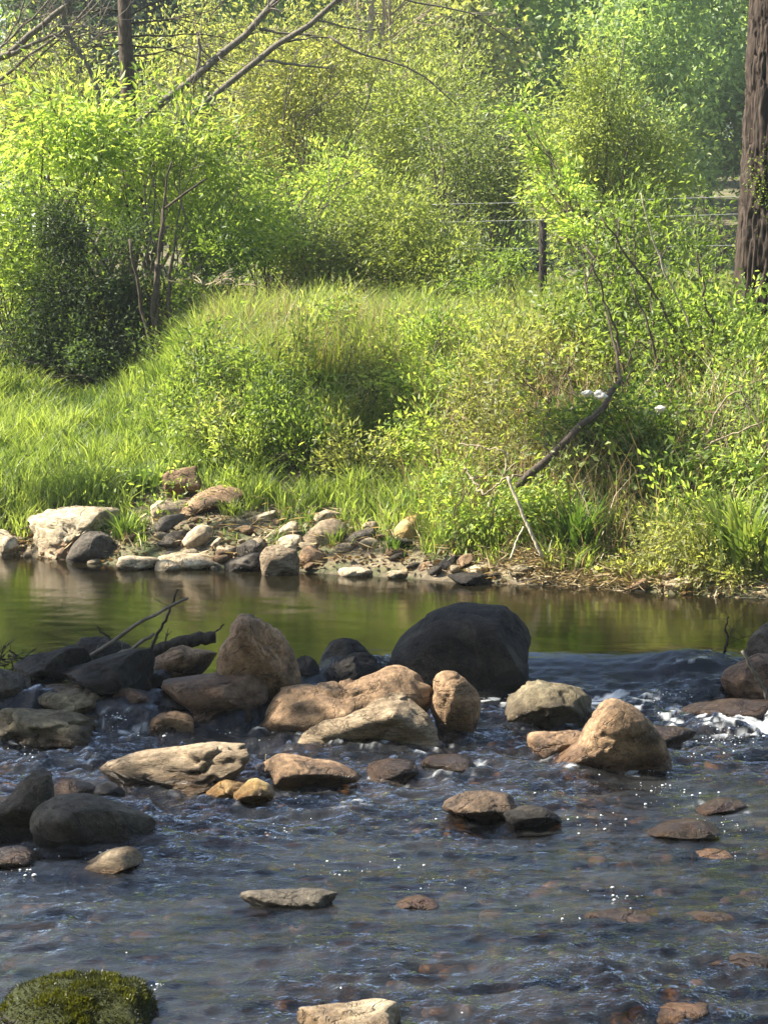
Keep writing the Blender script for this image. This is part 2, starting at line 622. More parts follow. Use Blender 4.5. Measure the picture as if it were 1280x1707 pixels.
def rock(label, poly, mat, depth=None, lean=0.35, cone=0.25, box=2.2, apex=None, rough=0.045, sub=4, base=None,
         facets=8, name='river_rock', cat='rock', group=None, Y=None, wet=0.12, round_=1, sink=0.18, seed=None, crack=0.5, drop=0.0, land=False, lift=0.006):
    poly = np.array(poly, float)
    seed = seed if seed is not None else int(abs(poly.sum() * 7)) % 99991
    rng = np.random.default_rng(seed)
    bpy_ = base if base is not None else poly[:, 1].max()
    bx = poly[:, 0].mean()
    if Y is None:
        hit = surf_hit(min(max(bx, -200), 1480), bpy_)
        Y0 = hit[1]
    else:
        Y0 = Y
    pw = np.ptp(poly[:, 0]) * Y0 / FPX
    ph = np.ptp(poly[:, 1]) * Y0 / FPX
    D = depth if depth else min(0.85 * pw, 2.0 * ph + 0.08)
    if land:
        Yc = Y0 + 0.42 * D
        W3 = np.array([P(a, b, Yc) for a, b in poly])[:, [0, 2]]
    else:
        Yc = Y0 + max(lean, 0) * ph * 0.5 + 0.16 * D
        zc = P(bx, poly[:, 1].max() * .52 + poly[:, 1].min() * .48, Yc)[2]
        W3 = []
        for a, b in poly:
            yy = Yc
            for _ in range(4):
                w_ = P(a, b, yy)
                yy = Yc + lean * (w_[2] - zc)
            W3.append([w_[0], w_[2]])
        W3 = np.array(W3)
    for _ in range(round_):
        W3 = chaikin(W3)
    zmin, zmax = W3[:, 1].min(), W3[:, 1].max()
    c = np.array([W3[:, 0].mean(), zmin + 0.48 * (zmax - zmin)])
    if apex is not None:
        a = P(apex[0], apex[1], Yc)
        if not land:
            a = P(apex[0], apex[1], Yc + lean * (a[2] - c[1]))
        c = np.array([a[0], a[2]])
    S, T = ico(sub)
    rho = np.sqrt(S[:, 0] ** 2 + S[:, 2] ** 2)
    th = np.arctan2(S[:, 2], S[:, 0])
    # outline distance in every direction from the centre
    K = 360
    ang = np.linspace(-np.pi, np.pi, K, endpoint=False)
    R = np.zeros(K)
    A, B = W3, np.roll(W3, -1, 0)
    for k, t in enumerate(ang):
        d = np.array([math.cos(t), math.sin(t)])
        e = B - A
        den = d[0] * e[:, 1] - d[1] * e[:, 0]
        den = np.where(abs(den) < 1e-12, 1e-12, den)
        ac = A - c
        s = (ac[:, 0] * e[:, 1] - ac[:, 1] * e[:, 0]) / den
        u = (ac[:, 0] * d[1] - ac[:, 1] * d[0]) / den
        ok = (u >= -1e-6) & (u <= 1 + 1e-6) & (s > 0)
        R[k] = s[ok].max() if ok.any() else 0
    R = np.where(R == 0, np.median(R), R)
    Rt = np.interp(th, np.append(ang, np.pi), np.append(R, R[0]))
    h = np.clip(rho, 0, 1)
    dome = (1 - h ** box) ** (1 / box)
    dep = ((1 - cone) * dome + cone * (1 - h)) * np.sign(S[:, 1])
    back = np.where(S[:, 1] > 0, 0.5, 0.5)
    x = c[0] + Rt * h * np.cos(th)
    z = c[1] + Rt * h * np.sin(th)
    y = Yc + dep * back * D - lean * (z - c[1]) * -1.0
    # the lower part leans towards the viewer, so tops are seen and catch light
    V = np.stack([x, y, z], 1)
    ctr = np.array([c[0], Yc, c[1]])
    size = max(pw, ph)
    for k in range(facets):
        nrm = rng.normal(size=3) * np.array([1, 1, 0.8])
        nrm[1] = -abs(nrm[1]) if k % 4 else nrm[1]
        nrm /= np.linalg.norm(nrm)
        pr = (V - ctr) @ nrm
        lim = pr.max() * rng.uniform(0.62, 0.88)
        ex = np.maximum(pr - lim, 0)
        V = V - nrm[None] * (ex * 0.9)[:, None]
    nv = (V - ctr)
    nv /= np.linalg.norm(nv, axis=1)[:, None] + 1e-9
    q = (V - ctr) / size
    amp = rough * size
    disp = fbm(q * 3.2 + seed % 97, 4, seed % 1000) * amp
    if sub >= 4:
        rid = 1 - np.abs(fbm(q * np.array([4, 4, 7]) + 5 + seed % 31, 3, seed % 777))
        disp = disp - crack * amp * np.clip(rid - 0.86, 0, 1) * 6
        disp = disp + fbm(q * 16, 3, seed % 555) * amp * 0.22
    V = V + nv * disp[:, None]
    V[:, 2] -= drop - (0 if land else lift)
    # keep the stone's full width and height after chipping
    x0, x1, z1 = W3[:, 0].min(), W3[:, 0].max(), W3[:, 1].max()
    a0, a1, c1 = V[:, 0].min(), V[:, 0].max(), V[:, 2].max()
    V[:, 0] = x0 + (V[:, 0] - a0) * (x1 - x0) / (a1 - a0)
    up = V[:, 2] > c[1]
    V[up, 2] = c[1] + (V[up, 2] - c[1]) * (z1 + (0 if land else lift) - drop - c[1]) / (c1 - c[1])
    # buried foot
    zl, hh_ = V[:, 2].min(), np.ptp(V[:, 2])
    fr_ = np.clip((zl + 0.13 * hh_ - V[:, 2]) / (0.13 * hh_), 0, 1)
    V[:, 2] -= fr_ * (0.05 + sink * hh_)
    V[:, 0] += (V[:, 0] - c[0]) * fr_ * 0.28
    V[:, 1] += np.where(V[:, 1] < Yc, V[:, 1] - Yc, 0) * fr_ * 0.8 - fr_ * 0.03
    wl = water_level(V[:, 0], V[:, 1])
    inw = V[:, 1] < bank_edge(V[:, 0]) + 0.35
    above = V[:, 2] - wl - 0.05 * fbm(V * 12, 3, 3)
    wetv = np.where(inw, 1 - sstep(wet * 0.35, wet * 1.2 + 0.002, above), 0)
    o = np.array([c[0], Yc, V[:, 2].min()])
    me = mesh_np(name, V - o, T, True, {'wet': wetv})
    ob = link(name, me, M[mat], None, o)
    tag(ob, label, cat, group)
    if inw.any():
        k = np.abs(V[:, 2] - wl) < 0.05
        if k.any():
            ROCK_FOOT.append(V[k][:: max(1, int(k.sum() / 60)), :2])
    return ob


ROWG = 'rocks of the stone weir across the stream'
STRG = 'rocks standing in the stream below the weir'
STONES = []
BANKG = 'stones along the far bank'
SUBG = 'wet stones just breaking the surface of the rapid'


def dam(label, poly, mat, **k):
    k.setdefault('sub', 5)
    k.setdefault('group', ROWG)
    return rock(label, poly, mat, **k)


# --- the weir, from left to right
dam('dark charcoal rock with brown left end behind the leaning stick', [(20, 1110), (50, 1094), (88, 1086), (114, 1078), (140, 1085), (150, 1105), (120, 1130), (88, 1142), (45, 1145), (30, 1130)], 'rock_dark', base=1150)
dam('dark hump of rock at the back of the weir under the twig fork', [(105, 1090), (133, 1065), (170, 1062), (202, 1070), (222, 1092), (215, 1120), (120, 1120)], 'rock_dark', base=1118)
dam('long black slab-like rock under the fallen stick', [(95, 1140), (114, 1121), (138, 1113), (186, 1097), (220, 1086), (250, 1086), (256, 1107), (250, 1131), (250, 1160), (212, 1172), (150, 1170), (100, 1152)], 'rock_dark', base=1160, box=2.6)
dam('faceted tan rock left of the tall peaked brown rock', [(255, 1094), (275, 1092), (290, 1081), (303, 1076), (316, 1082), (345, 1088), (361, 1100), (362, 1125), (335, 1140), (290, 1145), (262, 1132)], 'rock_tan', apex=(306, 1092), cone=0.6, base=1140, round_=0)
dam('tall peaked brown rock with sunlit left edge', [(360, 1100), (365, 1080), (377, 1064), (384, 1046), (394, 1031), (406, 1028), (426, 1034), (447, 1044), (463, 1056), (477, 1077), (490, 1096), (500, 1117), (505, 1143), (490, 1165), (430, 1168), (380, 1165), (362, 1135)], 'rock_tan', apex=(430, 1080), cone=0.1, base=1160, depth=0.42, lean=-0.25, box=3.4, facets=1, rough=0.06)
dam('squared russet slab with a straight front edge beside the small fall', [(268, 1152), (272, 1137), (313, 1132), (336, 1126), (394, 1124), (418, 1123), (437, 1130), (449, 1145), (448, 1168), (420, 1182), (370, 1186), (310, 1186), (278, 1180)], 'rock_red', apex=(394, 1146), cone=0.3, box=3.6, round_=0, facets=2, lean=0.2)
dam('small grey stone wedged at the right end of the russet slab', [(450, 1164), (460, 1150), (470, 1142), (482, 1138), (492, 1141), (499, 1154), (490, 1170), (460, 1172)], 'rock_grey', base=1172, sub=4)
dam('low black stone between the peaked rock and the dark domes', [(492, 1102), (506, 1093), (522, 1099), (534, 1112), (530, 1145), (500, 1148)], 'rock_dark', base=1140, sub=4)
dam('round black boulder with a pale streak behind another dark dome', [(530, 1110), (538, 1090), (554, 1070), (578, 1063), (599, 1069), (615, 1088), (630, 1102), (622, 1128), (540, 1128)], 'rock_dark', base=1118, cone=0.05, facets=2)
dam('broad black dome of rock just in front of the streaked one', [(518, 1142), (528, 1118), (545, 1100), (577, 1091), (607, 1089), (628, 1100), (641, 1112), (640, 1140), (600, 1155), (540, 1155)], 'rock_dark', base=1145, cone=0.05, facets=3)
dam('largest black rounded boulder of the weir', [(648, 1106), (664, 1072), (685, 1049), (712, 1024), (743, 1011), (765, 1009), (791, 1015), (823, 1017), (844, 1031), (860, 1052), (876, 1084), (889, 1114), (888, 1140), (860, 1152), (760, 1155), (680, 1145)], 'rock_dark', cone=0.08, box=2.3, depth=0.75, rough=0.035, name='boulder', cat='boulder', facets=4, wet=0.03)
dam('long russet slab sloping down to the left with an undercut front', [(421, 1234), (430, 1211), (449, 1185), (475, 1162), (508, 1146), (544, 1141), (584, 1136), (623, 1124), (646, 1112), (666, 1110), (685, 1120), (705, 1131), (718, 1149), (722, 1190), (700, 1230), (600, 1240), (500, 1243), (450, 1244)], 'rock_tan', apex=(590, 1178), cone=0.55, lean=0.5, depth=0.5, facets=3, crack=0.9)
dam('pale angular rock with a sharp corner facing forward', [(502, 1238), (511, 1221), (538, 1198), (570, 1187), (600, 1185), (623, 1167), (649, 1160), (672, 1161), (695, 1181), (715, 1201), (730, 1226), (728, 1246), (680, 1252), (650, 1251), (584, 1248), (515, 1247)], 'rock_flat', apex=(655, 1184), cone=0.7, lean=0.7, depth=0.46, lift=0.03, facets=0, round_=0, crack=0.6, wet=0.02)
dam('upright tan rock on the right side of the pale angular rock', [(716, 1150), (725, 1129), (741, 1119), (758, 1121), (774, 1136), (790, 1155), (799, 1182), (803, 1211), (795, 1233), (760, 1240), (735, 1236), (726, 1200), (718, 1168)], 'rock_tan', apex=(755, 1150), cone=0.55, depth=0.3, base=1234, lean=0.0, facets=3)
dam('wet speckled rock glittering between the black boulder and the pointed rock', [(841, 1186), (852, 1157), (870, 1137), (892, 1135), (917, 1143), (942, 1143), (964, 1153), (982, 1171), (990, 1190), (975, 1217), (939, 1223), (874, 1223), (838, 1216)], 'rock_mossy', depth=0.4, lean=0.6, rough=0.07, wet=0.18)
dam('pointed tan rock with sunlit crown standing alone in the current', [(918, 1272), (945, 1258), (962, 1238), (976, 1210), (990, 1186), (1006, 1169), (1022, 1165), (1043, 1171), (1064, 1183), (1082, 1206), (1100, 1229), (1111, 1254), (1114, 1274), (1118, 1276), (1093, 1282), (1021, 1284), (960, 1280)], 'rock_tan', cone=0.05, lean=-0.22, depth=0.40, facets=1, rough=0.05, box=3.4)
dam('low tan ledge at the left foot of the pointed rock', [(879, 1232), (890, 1226), (913, 1223), (964, 1221), (978, 1229), (975, 1258), (950, 1268), (910, 1263), (881, 1252)], 'rock_tan', depth=0.3, lean=0.6, cone=0.1)
dam('small brown stone in the water before the pointed rock', [(1000, 1278), (1008, 1266), (1024, 1265), (1034, 1274), (1030, 1284), (1006, 1284)], 'rock_brown', sub=3)
dam('dark rock cut by the right edge behind the bleached stick', [(1238, 1098), (1245, 1066), (1262, 1045), (1300, 1035), (1340, 1080), (1330, 1130), (1250, 1130)], 'rock_grey', base=1120)
dam('rusty dark boulder with the bleached stick leaning across it', [(1200, 1157), (1210, 1135), (1228, 1112), (1255, 1097), (1290, 1090), (1330, 1120), (1320, 1180), (1250, 1184), (1212, 1172)], 'rock_red', depth=0.5)
dam('flat reddish wet rock below the rusty boulder', [(1120, 1204), (1150, 1177), (1200, 1166), (1290, 1172), (1310, 1206), (1200, 1214)], 'rock_brown', depth=0.4, lean=0.8, wet=0.3)
dam('smooth drowned rock under the glassy lip of the weir', [(1088, 1142), (1105, 1112), (1140, 1098), (1180, 1096), (1212, 1108), (1220, 1142), (1150, 1150)], 'rock_dark', depth=0.4, wet=0.5, Y=13.0)
dam('grey slab of rock at the left edge below the twig heap', [(-30, 1122), (0, 1115), (24, 1123), (37, 1142), (50, 1161), (44, 1188), (15, 1188), (-20, 1188)], 'rock_grey', base=1188, lean=0.5)
dam('dark stone at the left edge in front of the grey slab', [(-30, 1160), (-5, 1150), (8, 1158), (13, 1175), (8, 1200), (-25, 1204)], 'rock_dark', base=1204, sub=4)
dam('mossy sunlit rock under the lower end of the stick', [(51, 1168), (62, 1152), (90, 1141), (127, 1143), (159, 1150), (183, 1161), (192, 1177), (186, 1200), (150, 1209), (115, 1207), (80, 1203), (56, 1188)], 'rock_mossy', lean=0.6, rough=0.06)
dam('small brown stone right of the mossy sunlit rock', [(187, 1153), (202, 1147), (223, 1150), (244, 1160), (264, 1176), (258, 1188), (212, 1188), (193, 1174)], 'rock_red', sub=4, rough=0.06)
dam('wrinkled ochre grey rock tapering to the right at the left edge', [(-25, 1240), (-10, 1205), (8, 1194), (27, 1185), (45, 1182), (66, 1189), (90, 1186), (114, 1195), (141, 1207), (174, 1232), (149, 1245), (106, 1245), (40, 1247), (0, 1249)], 'rock_mossy', lean=0.5, rough=0.06, crack=1.2)
dam('rounded brown stone left of the small fall', [(238, 1218), (244, 1206), (263, 1192), (287, 1187), (306, 1192), (322, 1206), (328, 1224), (318, 1238), (270, 1237), (242, 1230)], 'rock_tan', lean=0.2, cone=0.1)

for lab, pl, mt, bs in [
    ('black wet stone in the gap under the long slab-like rock', [(90, 1166), (120, 1150), (165, 1148), (200, 1156), (205, 1180), (150, 1190)], 'rock_dark', 1180),
    ('dark wet stone left of the rounded brown one', [(178, 1204), (195, 1188), (225, 1184), (250, 1192), (252, 1212), (210, 1220)], 'rock_brown', 1216),
    ('reddish wet stone below the mossy sunlit rock', [(150, 1224), (165, 1206), (190, 1200), (215, 1208), (222, 1224), (185, 1232)], 'rock_brown', 1230),
    ('dark stone between the faceted tan rock and the black slab', [(240, 1128), (252, 1118), (275, 1120), (290, 1134), (280, 1152), (248, 1152)], 'rock_dark', 1148),
    ('dark stone behind the left end of the long russet slab', [(430, 1200), (440, 1172), (462, 1164), (480, 1176), (478, 1204)], 'rock_dark', 1196),
    ('small dark stone at the left foot of the largest boulder', [(618, 1124), (630, 1104), (648, 1098), (664, 1108), (668, 1126)], 'rock_dark', 1120),
    ('wet stone under the right side of the russet slab', [(318, 1196), (345, 1182), (385, 1180), (420, 1186), (432, 1202), (380, 1208)], 'rock_dark', 1200)]:
    dam(lab, pl, mt, base=bs, sub=4, wet=0.15)

# --- the stream below
def stream(label, poly, mat, **k):
    k.setdefault('sub', 5)
    k.setdefault('group', STRG)
    return rock(label, poly, mat, **k)


stream('wide flat layered rock in the sun in mid stream', [(161, 1298), (175, 1279), (206, 1263), (242, 1253), (296, 1247), (343, 1236), (374, 1242), (410, 1248), (419, 1263), (412, 1287), (382, 1304), (324, 1326), (292, 1330), (253, 1327), (210, 1321), (183, 1308)], 'rock_flat', lean=0.9, apex=(330, 1285), cone=0.35, depth=0.45, crack=1.4, rough=0.045)
stream('smooth brown rock tapering to the right beside the wide flat rock', [(425, 1292), (445, 1275), (464, 1262), (488, 1260), (515, 1268), (562, 1274), (589, 1285), (606, 1301), (570, 1313), (515, 1318), (460, 1316), (432, 1308)], 'rock_tan', lean=0.4, cone=0.1, depth=0.34, facets=2)
stream('left lump of the two bright ochre stones', [(343, 1330), (359, 1312), (374, 1302), (406, 1307), (416, 1316), (400, 1336), (366, 1341)], 'rock_yellow', sub=4, round_=0, lean=0.7)
stream('taller right lump of the two bright ochre stones', [(387, 1341), (390, 1329), (406, 1321), (421, 1303), (433, 1299), (450, 1307), (458, 1325), (451, 1340), (429, 1345)], 'rock_yellow', sub=4, round_=0, lean=0.5, cone=0.5, apex=(430, 1322))
stream('dark slanting slab rising at the left edge', [(-20, 1392), (-10, 1350), (17, 1329), (39, 1307), (59, 1292), (81, 1286), (89, 1292), (91, 1312), (92, 1335), (85, 1375), (70, 1412), (0, 1416)], 'rock_grey', lean=0.3, round_=0, cone=0.5, apex=(75, 1330), base=1408)
stream('big hunched dark rock right of the slanting slab', [(52, 1380), (70, 1345), (94, 1328), (118, 1325), (140, 1326), (158, 1331), (175, 1342), (203, 1350), (232, 1363), (252, 1377), (261, 1394), (257, 1412), (240, 1423), (162, 1425), (110, 1420), (62, 1414)], 'rock_grey', lean=0.4, apex=(165, 1360), cone=0.35, depth=0.5)
stream('small upright grey stone in front of the hunched rock', [(138, 1417), (143, 1403), (153, 1392), (163, 1387), (166, 1395), (155, 1412), (144, 1423)], 'rock_grey', sub=3)
stream('black stone behind the hunched rock beside the wide flat rock', [(153, 1326), (166, 1310), (184, 1304), (199, 1311), (212, 1328), (200, 1339), (165, 1337)], 'rock_dark', sub=4)
stream('low wet brown stone behind the slanting slab', [(85, 1326), (98, 1308), (130, 1304), (158, 1310), (165, 1326), (130, 1334)], 'rock_brown', sub=4, wet=0.3)
stream('ochre rounded stone with a drowned tail before the hunched rock', [(112, 1457), (130, 1447), (160, 1437), (175, 1424), (197, 1413), (215, 1411), (230, 1418), (239, 1432), (237, 1447), (215, 1454), (185, 1456), (135, 1464)], 'rock_flat', sub=4, lean=0.5, wet=0.05, drop=0.01)
stream('low wet brown rock at the left edge below the slanting slab', [(-30, 1448), (-5, 1417), (35, 1413), (60, 1428), (74, 1446), (50, 1454), (0, 1456)], 'rock_brown', sub=4, wet=0.12, lean=0.6)
stream('flat stone with pale left end alone in the lower stream', [(397, 1504), (405, 1490), (435, 1486), (470, 1485), (510, 1483), (545, 1489), (564, 1500), (562, 1514), (520, 1520), (450, 1522), (415, 1517)], 'rock_grey', lean=0.7, depth=0.16, wet=0.025)
MOSS_ROCK = stream('moss covered rock in the lower left corner', [(3, 1690), (12, 1662), (45, 1643), (75, 1637), (120, 1638), (180, 1644), (225, 1654), (250, 1670), (258, 1690), (245, 1712), (200, 1725), (60, 1732), (8, 1715)], 'rock_moss', base=1722, lean=0.6, cone=0.05, facets=1, wet=0.035)
stream('pale cream rock at the bottom edge of the view', [(492, 1722), (530, 1692), (575, 1680), (620, 1675), (650, 1684), (664, 1700), (670, 1730), (580, 1745), (500, 1740)], 'rock_pale', base=1738, lean=0.6)
stream('dark wet rock with a pale left tip right of centre', [(736, 1357), (748, 1335), (770, 1321), (810, 1320), (840, 1327), (868, 1342), (864, 1362), (820, 1372), (770, 1368), (743, 1364)], 'rock_brown', lean=0.6, wet=0.05, depth=0.25)
stream('black rounded stone right of the pale tipped wet rock', [(836, 1374), (850, 1358), (880, 1347), (910, 1349), (930, 1361), (938, 1375), (900, 1382), (850, 1382)], 'rock_dark', sub=4, wet=0.05)
for lab, pl, mt in [
    ('red brown stone right of the lone flat stone', [(652, 1517), (675, 1502), (700, 1496), (725, 1503), (734, 1515), (700, 1524), (665, 1524)], 'rock_red'),
    ('smooth wet hump near the right edge below the white water', [(1156, 1347), (1180, 1328), (1205, 1319), (1235, 1327), (1254, 1346), (1210, 1358)], 'rock_brown'),
    ('tan drowned stone near the right edge', [(1150, 1424), (1170, 1410), (1195, 1404), (1218, 1410), (1230, 1424), (1190, 1432)], 'rock_tan'),
    ('greenish tan drowned stone below the ochre pair', [(545, 1344), (560, 1334), (585, 1330), (608, 1336), (615, 1346), (580, 1351)], 'rock_mossy'),
    ('drowned brown hump in the lower stream above the moss rock', [(410, 1602), (440, 1582), (480, 1576), (505, 1588), (510, 1602), (460, 1610)], 'rock_brown'),
    ('long drowned brown hump in the lower right of the stream', [(965, 1540), (1000, 1512), (1050, 1502), (1090, 1515), (1110, 1538), (1040, 1550)], 'rock_brown'),
    ('drowned stone at the right edge above the blue reflections', [(1125, 1532), (1150, 1512), (1190, 1506), (1235, 1514), (1250, 1532), (1190, 1540)], 'rock_brown'),
    ('broad drowned hump at the lower right edge', [(1160, 1612), (1190, 1588), (1230, 1578), (1285, 1585), (1300, 1610), (1230, 1620)], 'rock_brown'),
    ('drowned tan slab in the bottom right corner', [(1040, 1692), (1060, 1668), (1110, 1658), (1170, 1664), (1190, 1690), (1110, 1702)], 'rock_tan'),
    ('drowned stone left of the bottom right slab', [(740, 1712), (780, 1690), (880, 1682), (980, 1690), (1010, 1712), (880, 1722)], 'rock_brown'),
    ('low brown hump in mid stream right of the centre', [(755, 1460), (780, 1444), (815, 1438), (850, 1446), (862, 1460), (810, 1468)], 'rock_brown'),
    ('reddish wet stone right of the smooth brown rock', [(606, 1296), (625, 1274), (655, 1266), (690, 1272), (700, 1294), (650, 1302)], 'rock_brown'),
    ('brown wet stone below the upright tan rock', [(698, 1288), (715, 1264), (745, 1256), (785, 1264), (796, 1288), (745, 1296)], 'rock_brown'),
    ('long reddish wet stone near the right edge of the rapid', [(1075, 1392), (1100, 1372), (1140, 1364), (1185, 1372), (1205, 1392), (1140, 1402)], 'rock_brown'),
    ('dark wet stone in the white water at the right', [(990, 1222), (1060, 1208), (1130, 1214), (1170, 1238), (1120, 1250), (1040, 1246)], 'rock_brown'),
    ('dark drowned stone below the small fall', [(640, 1490), (650, 1476), (690, 1470), (720, 1478), (726, 1490), (680, 1496)], 'rock_brown'),
    ('brown drowned stone between the lone flat stone and the moss rock', [(530, 1574), (545, 1562), (575, 1558), (600, 1564), (606, 1575), (570, 1580)], 'rock_tan'),
    ('low drowned stone in the middle of the lower right stream', [(860, 1612), (880, 1594), (910, 1588), (945, 1596), (958, 1612), (910, 1618)], 'rock_brown'),
]:
    rock(lab, pl, mt, sub=4, group=SUBG, lean=1.0, depth=0.2, wet=0.4, sink=0.1, drop=0.0 if 'red brown' in lab or 'drowned' not in lab and 'hump' not in lab else 0.035)

# --- the far bank
def bank(label, poly, mat, **k):
    k.setdefault('sub', 4)
    k.setdefault('name', 'bank_stone')
    k.setdefault('cat', 'stone')
    k.setdefault('group', BANKG)
    k.setdefault('lean', 0.4)
    k.setdefault('land', True)
    k.setdefault('wet', 0.02)
    o = rock(label, poly, mat, **k)
    STONES.append((o.location[0], o.location[1], max(v.co.x for v in o.data.vertices)))
    return o


bank('pale flat stone at the water cut by the left edge', [(-25, 926), (-15, 888), (0, 883), (18, 889), (31, 904), (37, 918), (20, 927)], 'rock_pale')
bank('broad tan ledge overhanging the water on the left', [(40, 858), (60, 849), (118, 846), (160, 849), (190, 848), (206, 856), (175, 870), (145, 884), (125, 898), (103, 910), (96, 925), (78, 925), (62, 907), (50, 880)], 'rock_pale', sub=5, lean=0.8, crack=1.2, depth=0.6)
bank('small cream stone lying on the right part of the tan ledge', [(139, 886), (146, 872), (157, 861), (171, 860), (171, 875), (163, 888)], 'rock_pale', base=893)
bank('smooth grey dome shaped stone with a sunlit left side', [(111, 930), (121, 909), (135, 893), (149, 886), (169, 887), (183, 894), (195, 912), (202, 931), (157, 939), (115, 937)], 'rock_grey', sub=5, facets=1, cone=0.05, rough=0.015, lean=0.1)
bank('small brown pebble left of the grey dome stone', [(98, 913), (107, 899), (121, 896), (127, 904), (115, 916)], 'rock_tan', base=924, sub=3)
bank('little upright stone at the water under the tan ledge', [(93, 930), (98, 917), (107, 912), (114, 923), (110, 934)], 'rock_tan', sub=3)
bank('long flat pale stone at the waterline right of the grey dome', [(193, 942), (200, 929), (216, 926), (239, 929), (270, 931), (259, 944), (230, 950), (200, 952)], 'rock_pale')
bank('broad low pale slab at the waterline in the middle of the row', [(258, 938), (275, 928), (300, 922), (335, 922), (358, 933), (378, 933), (384, 943), (355, 950), (300, 951), (262, 950)], 'rock_pale', depth=0.4)
bank('pointed cream stone in front of the low pale slab', [(255, 950), (270, 936), (281, 933), (298, 943), (302, 953)], 'rock_pale', sub=3)
bank('dark wedge of stone left of the blocky stone', [(370, 947), (396, 931), (421, 922), (437, 922), (439, 954), (388, 955)], 'rock_grey', base=954)
bank('grey rounded stone above the dark wedge', [(392, 928), (399, 909), (416, 899), (436, 908), (439, 922), (419, 928)], 'rock_grey', base=934)
bank('blocky two-faced stone with pale left side and dark front', [(433, 948), (433, 923), (441, 913), (458, 909), (475, 912), (495, 916), (500, 934), (498, 953), (464, 956), (438, 959)], 'rock_flat', sub=5, apex=(452, 930), cone=0.4, box=3.2, round_=0, facets=1, depth=0.3)
bank('round brown stone right of the blocky stone', [(496, 931), (503, 917), (514, 909), (531, 911), (541, 923), (544, 941), (534, 949), (509, 949)], 'rock_tan', cone=0.05, facets=2, lean=0.1)
bank('flat cream stone on top of the blocky stone', [(460, 905), (469, 895), (486, 891), (503, 894), (508, 909), (497, 916), (464, 914)], 'rock_pale', base=926)
bank('tan stone behind the flat cream stone', [(460, 894), (472, 878), (486, 869), (496, 871), (498, 888), (486, 895)], 'rock_pale', base=905)
bank('large grey slab tilted against the bank', [(498, 904), (509, 887), (531, 871), (557, 866), (580, 883), (575, 898), (542, 920), (515, 916)], 'rock_flat', base=922, lean=0.9)
bank('pale square stone at the top of the tilted grey slab', [(522, 868), (528, 853), (548, 849), (566, 857), (561, 869), (537, 874)], 'rock_pale', base=880)
bank('long grey stone leaning up to the right', [(557, 919), (573, 901), (593, 886), (618, 880), (628, 889), (621, 904), (593, 911), (574, 922)], 'rock_grey', base=925, lean=0.6)
bank('small grey stone under the leaning long one', [(577, 919), (590, 908), (610, 907), (622, 915), (609, 928), (582, 930)], 'rock_grey', base=934)
bank('pale pebble at the upper end of the leaning grey stone', [(600, 883), (613, 870), (630, 869), (628, 883)], 'rock_pale', base=892, sub=3)
bank('brown tinged rounded stone at the water right of the round one', [(539, 942), (548, 930), (568, 926), (576, 940), (570, 949), (545, 950)], 'rock_tan')
bank('thin flat cream stone low at the waterline', [(561, 957), (568, 947), (593, 945), (625, 953), (617, 962), (573, 963)], 'rock_pale')
bank('flat whitish stone right of the thin cream one', [(609, 945), (618, 937), (638, 939), (654, 947), (638, 955), (618, 953)], 'rock_pale', base=956, sub=3)
bank('thin whitish stone lying in the water edge', [(641, 960), (655, 951), (675, 952), (682, 961), (660, 966)], 'rock_pale', sub=3)
bank('orange rounded stone on the grassy slope', [(655, 898), (657, 882), (667, 870), (680, 861), (695, 861), (699, 877), (695, 898), (677, 905), (662, 905)], 'rock_yellow', base=908, facets=1)
bank('tan stone at the water below the orange stone', [(689, 959), (697, 945), (710, 937), (722, 936), (719, 947), (700, 960)], 'rock_tan', sub=3)
bank('dark thin slab tilted up to the right', [(724, 950), (735, 938), (765, 924), (771, 927), (762, 939), (750, 952), (730, 953)], 'rock_dark', base=955)
bank('arched tan stone behind the dark tilted slab', [(748, 953), (760, 935), (773, 923), (791, 924), (789, 936), (775, 942), (762, 951)], 'rock_tan', base=956)
bank('flat bright stone above the black waterline slab', [(763, 956), (782, 946), (810, 940), (822, 945), (802, 958), (775, 961)], 'rock_pale', base=964)
bank('black flat slab half in the water', [(744, 972), (750, 959), (777, 955), (802, 958), (822, 965), (811, 976), (765, 977)], 'rock_dark')
bank('olive brown rounded stone at the water below the bleached pole', [(828, 969), (840, 952), (857, 941), (880, 941), (892, 950), (865, 964), (845, 972)], 'rock_mossy')
bank('pale long stone at the foot of the bleached pole', [(853, 934), (875, 925), (900, 927), (907, 933), (880, 941), (858, 941)], 'rock_pale', base=944, sub=3)
bank('cream stone in the yellow grass on the right bank', [(1095, 957), (1111, 947), (1134, 941), (1142, 950), (1130, 963), (1103, 969)], 'rock_pale', base=975)
bank('long cream stone at the right water edge', [(1095, 982), (1106, 971), (1125, 967), (1159, 962), (1180, 964), (1173, 975), (1128, 984), (1111, 989)], 'rock_pale', base=990)
bank('small brown stone in the dead leaves at the right waterline', [(1045, 984), (1058, 969), (1077, 963), (1080, 978), (1058, 988)], 'rock_tan', sub=3)
bank('square block of stone with a sunlit top in the grass', [(270, 793), (278, 786), (318, 778), (329, 784), (337, 802), (320, 818), (281, 829), (272, 816)], 'rock_tan', sub=5, apex=(280, 797), box=3.2, cone=0.3, round_=0, base=832, lean=0.3)
bank('long rounded tan stone right of the square block', [(302, 852), (315, 830), (337, 816), (360, 810), (379, 812), (409, 827), (400, 837), (354, 845), (330, 853), (310, 859)], 'rock_tan', base=862, lean=0.8)
bank('pale rounded stone below the square block', [(249, 846), (259, 835), (281, 836), (302, 847), (300, 860), (276, 870), (256, 867)], 'rock_pale', base=872)
bank('narrow grey slab sloping between the upper stones', [(255, 880), (270, 862), (304, 856), (310, 864), (281, 884), (262, 897)], 'rock_grey', base=898)
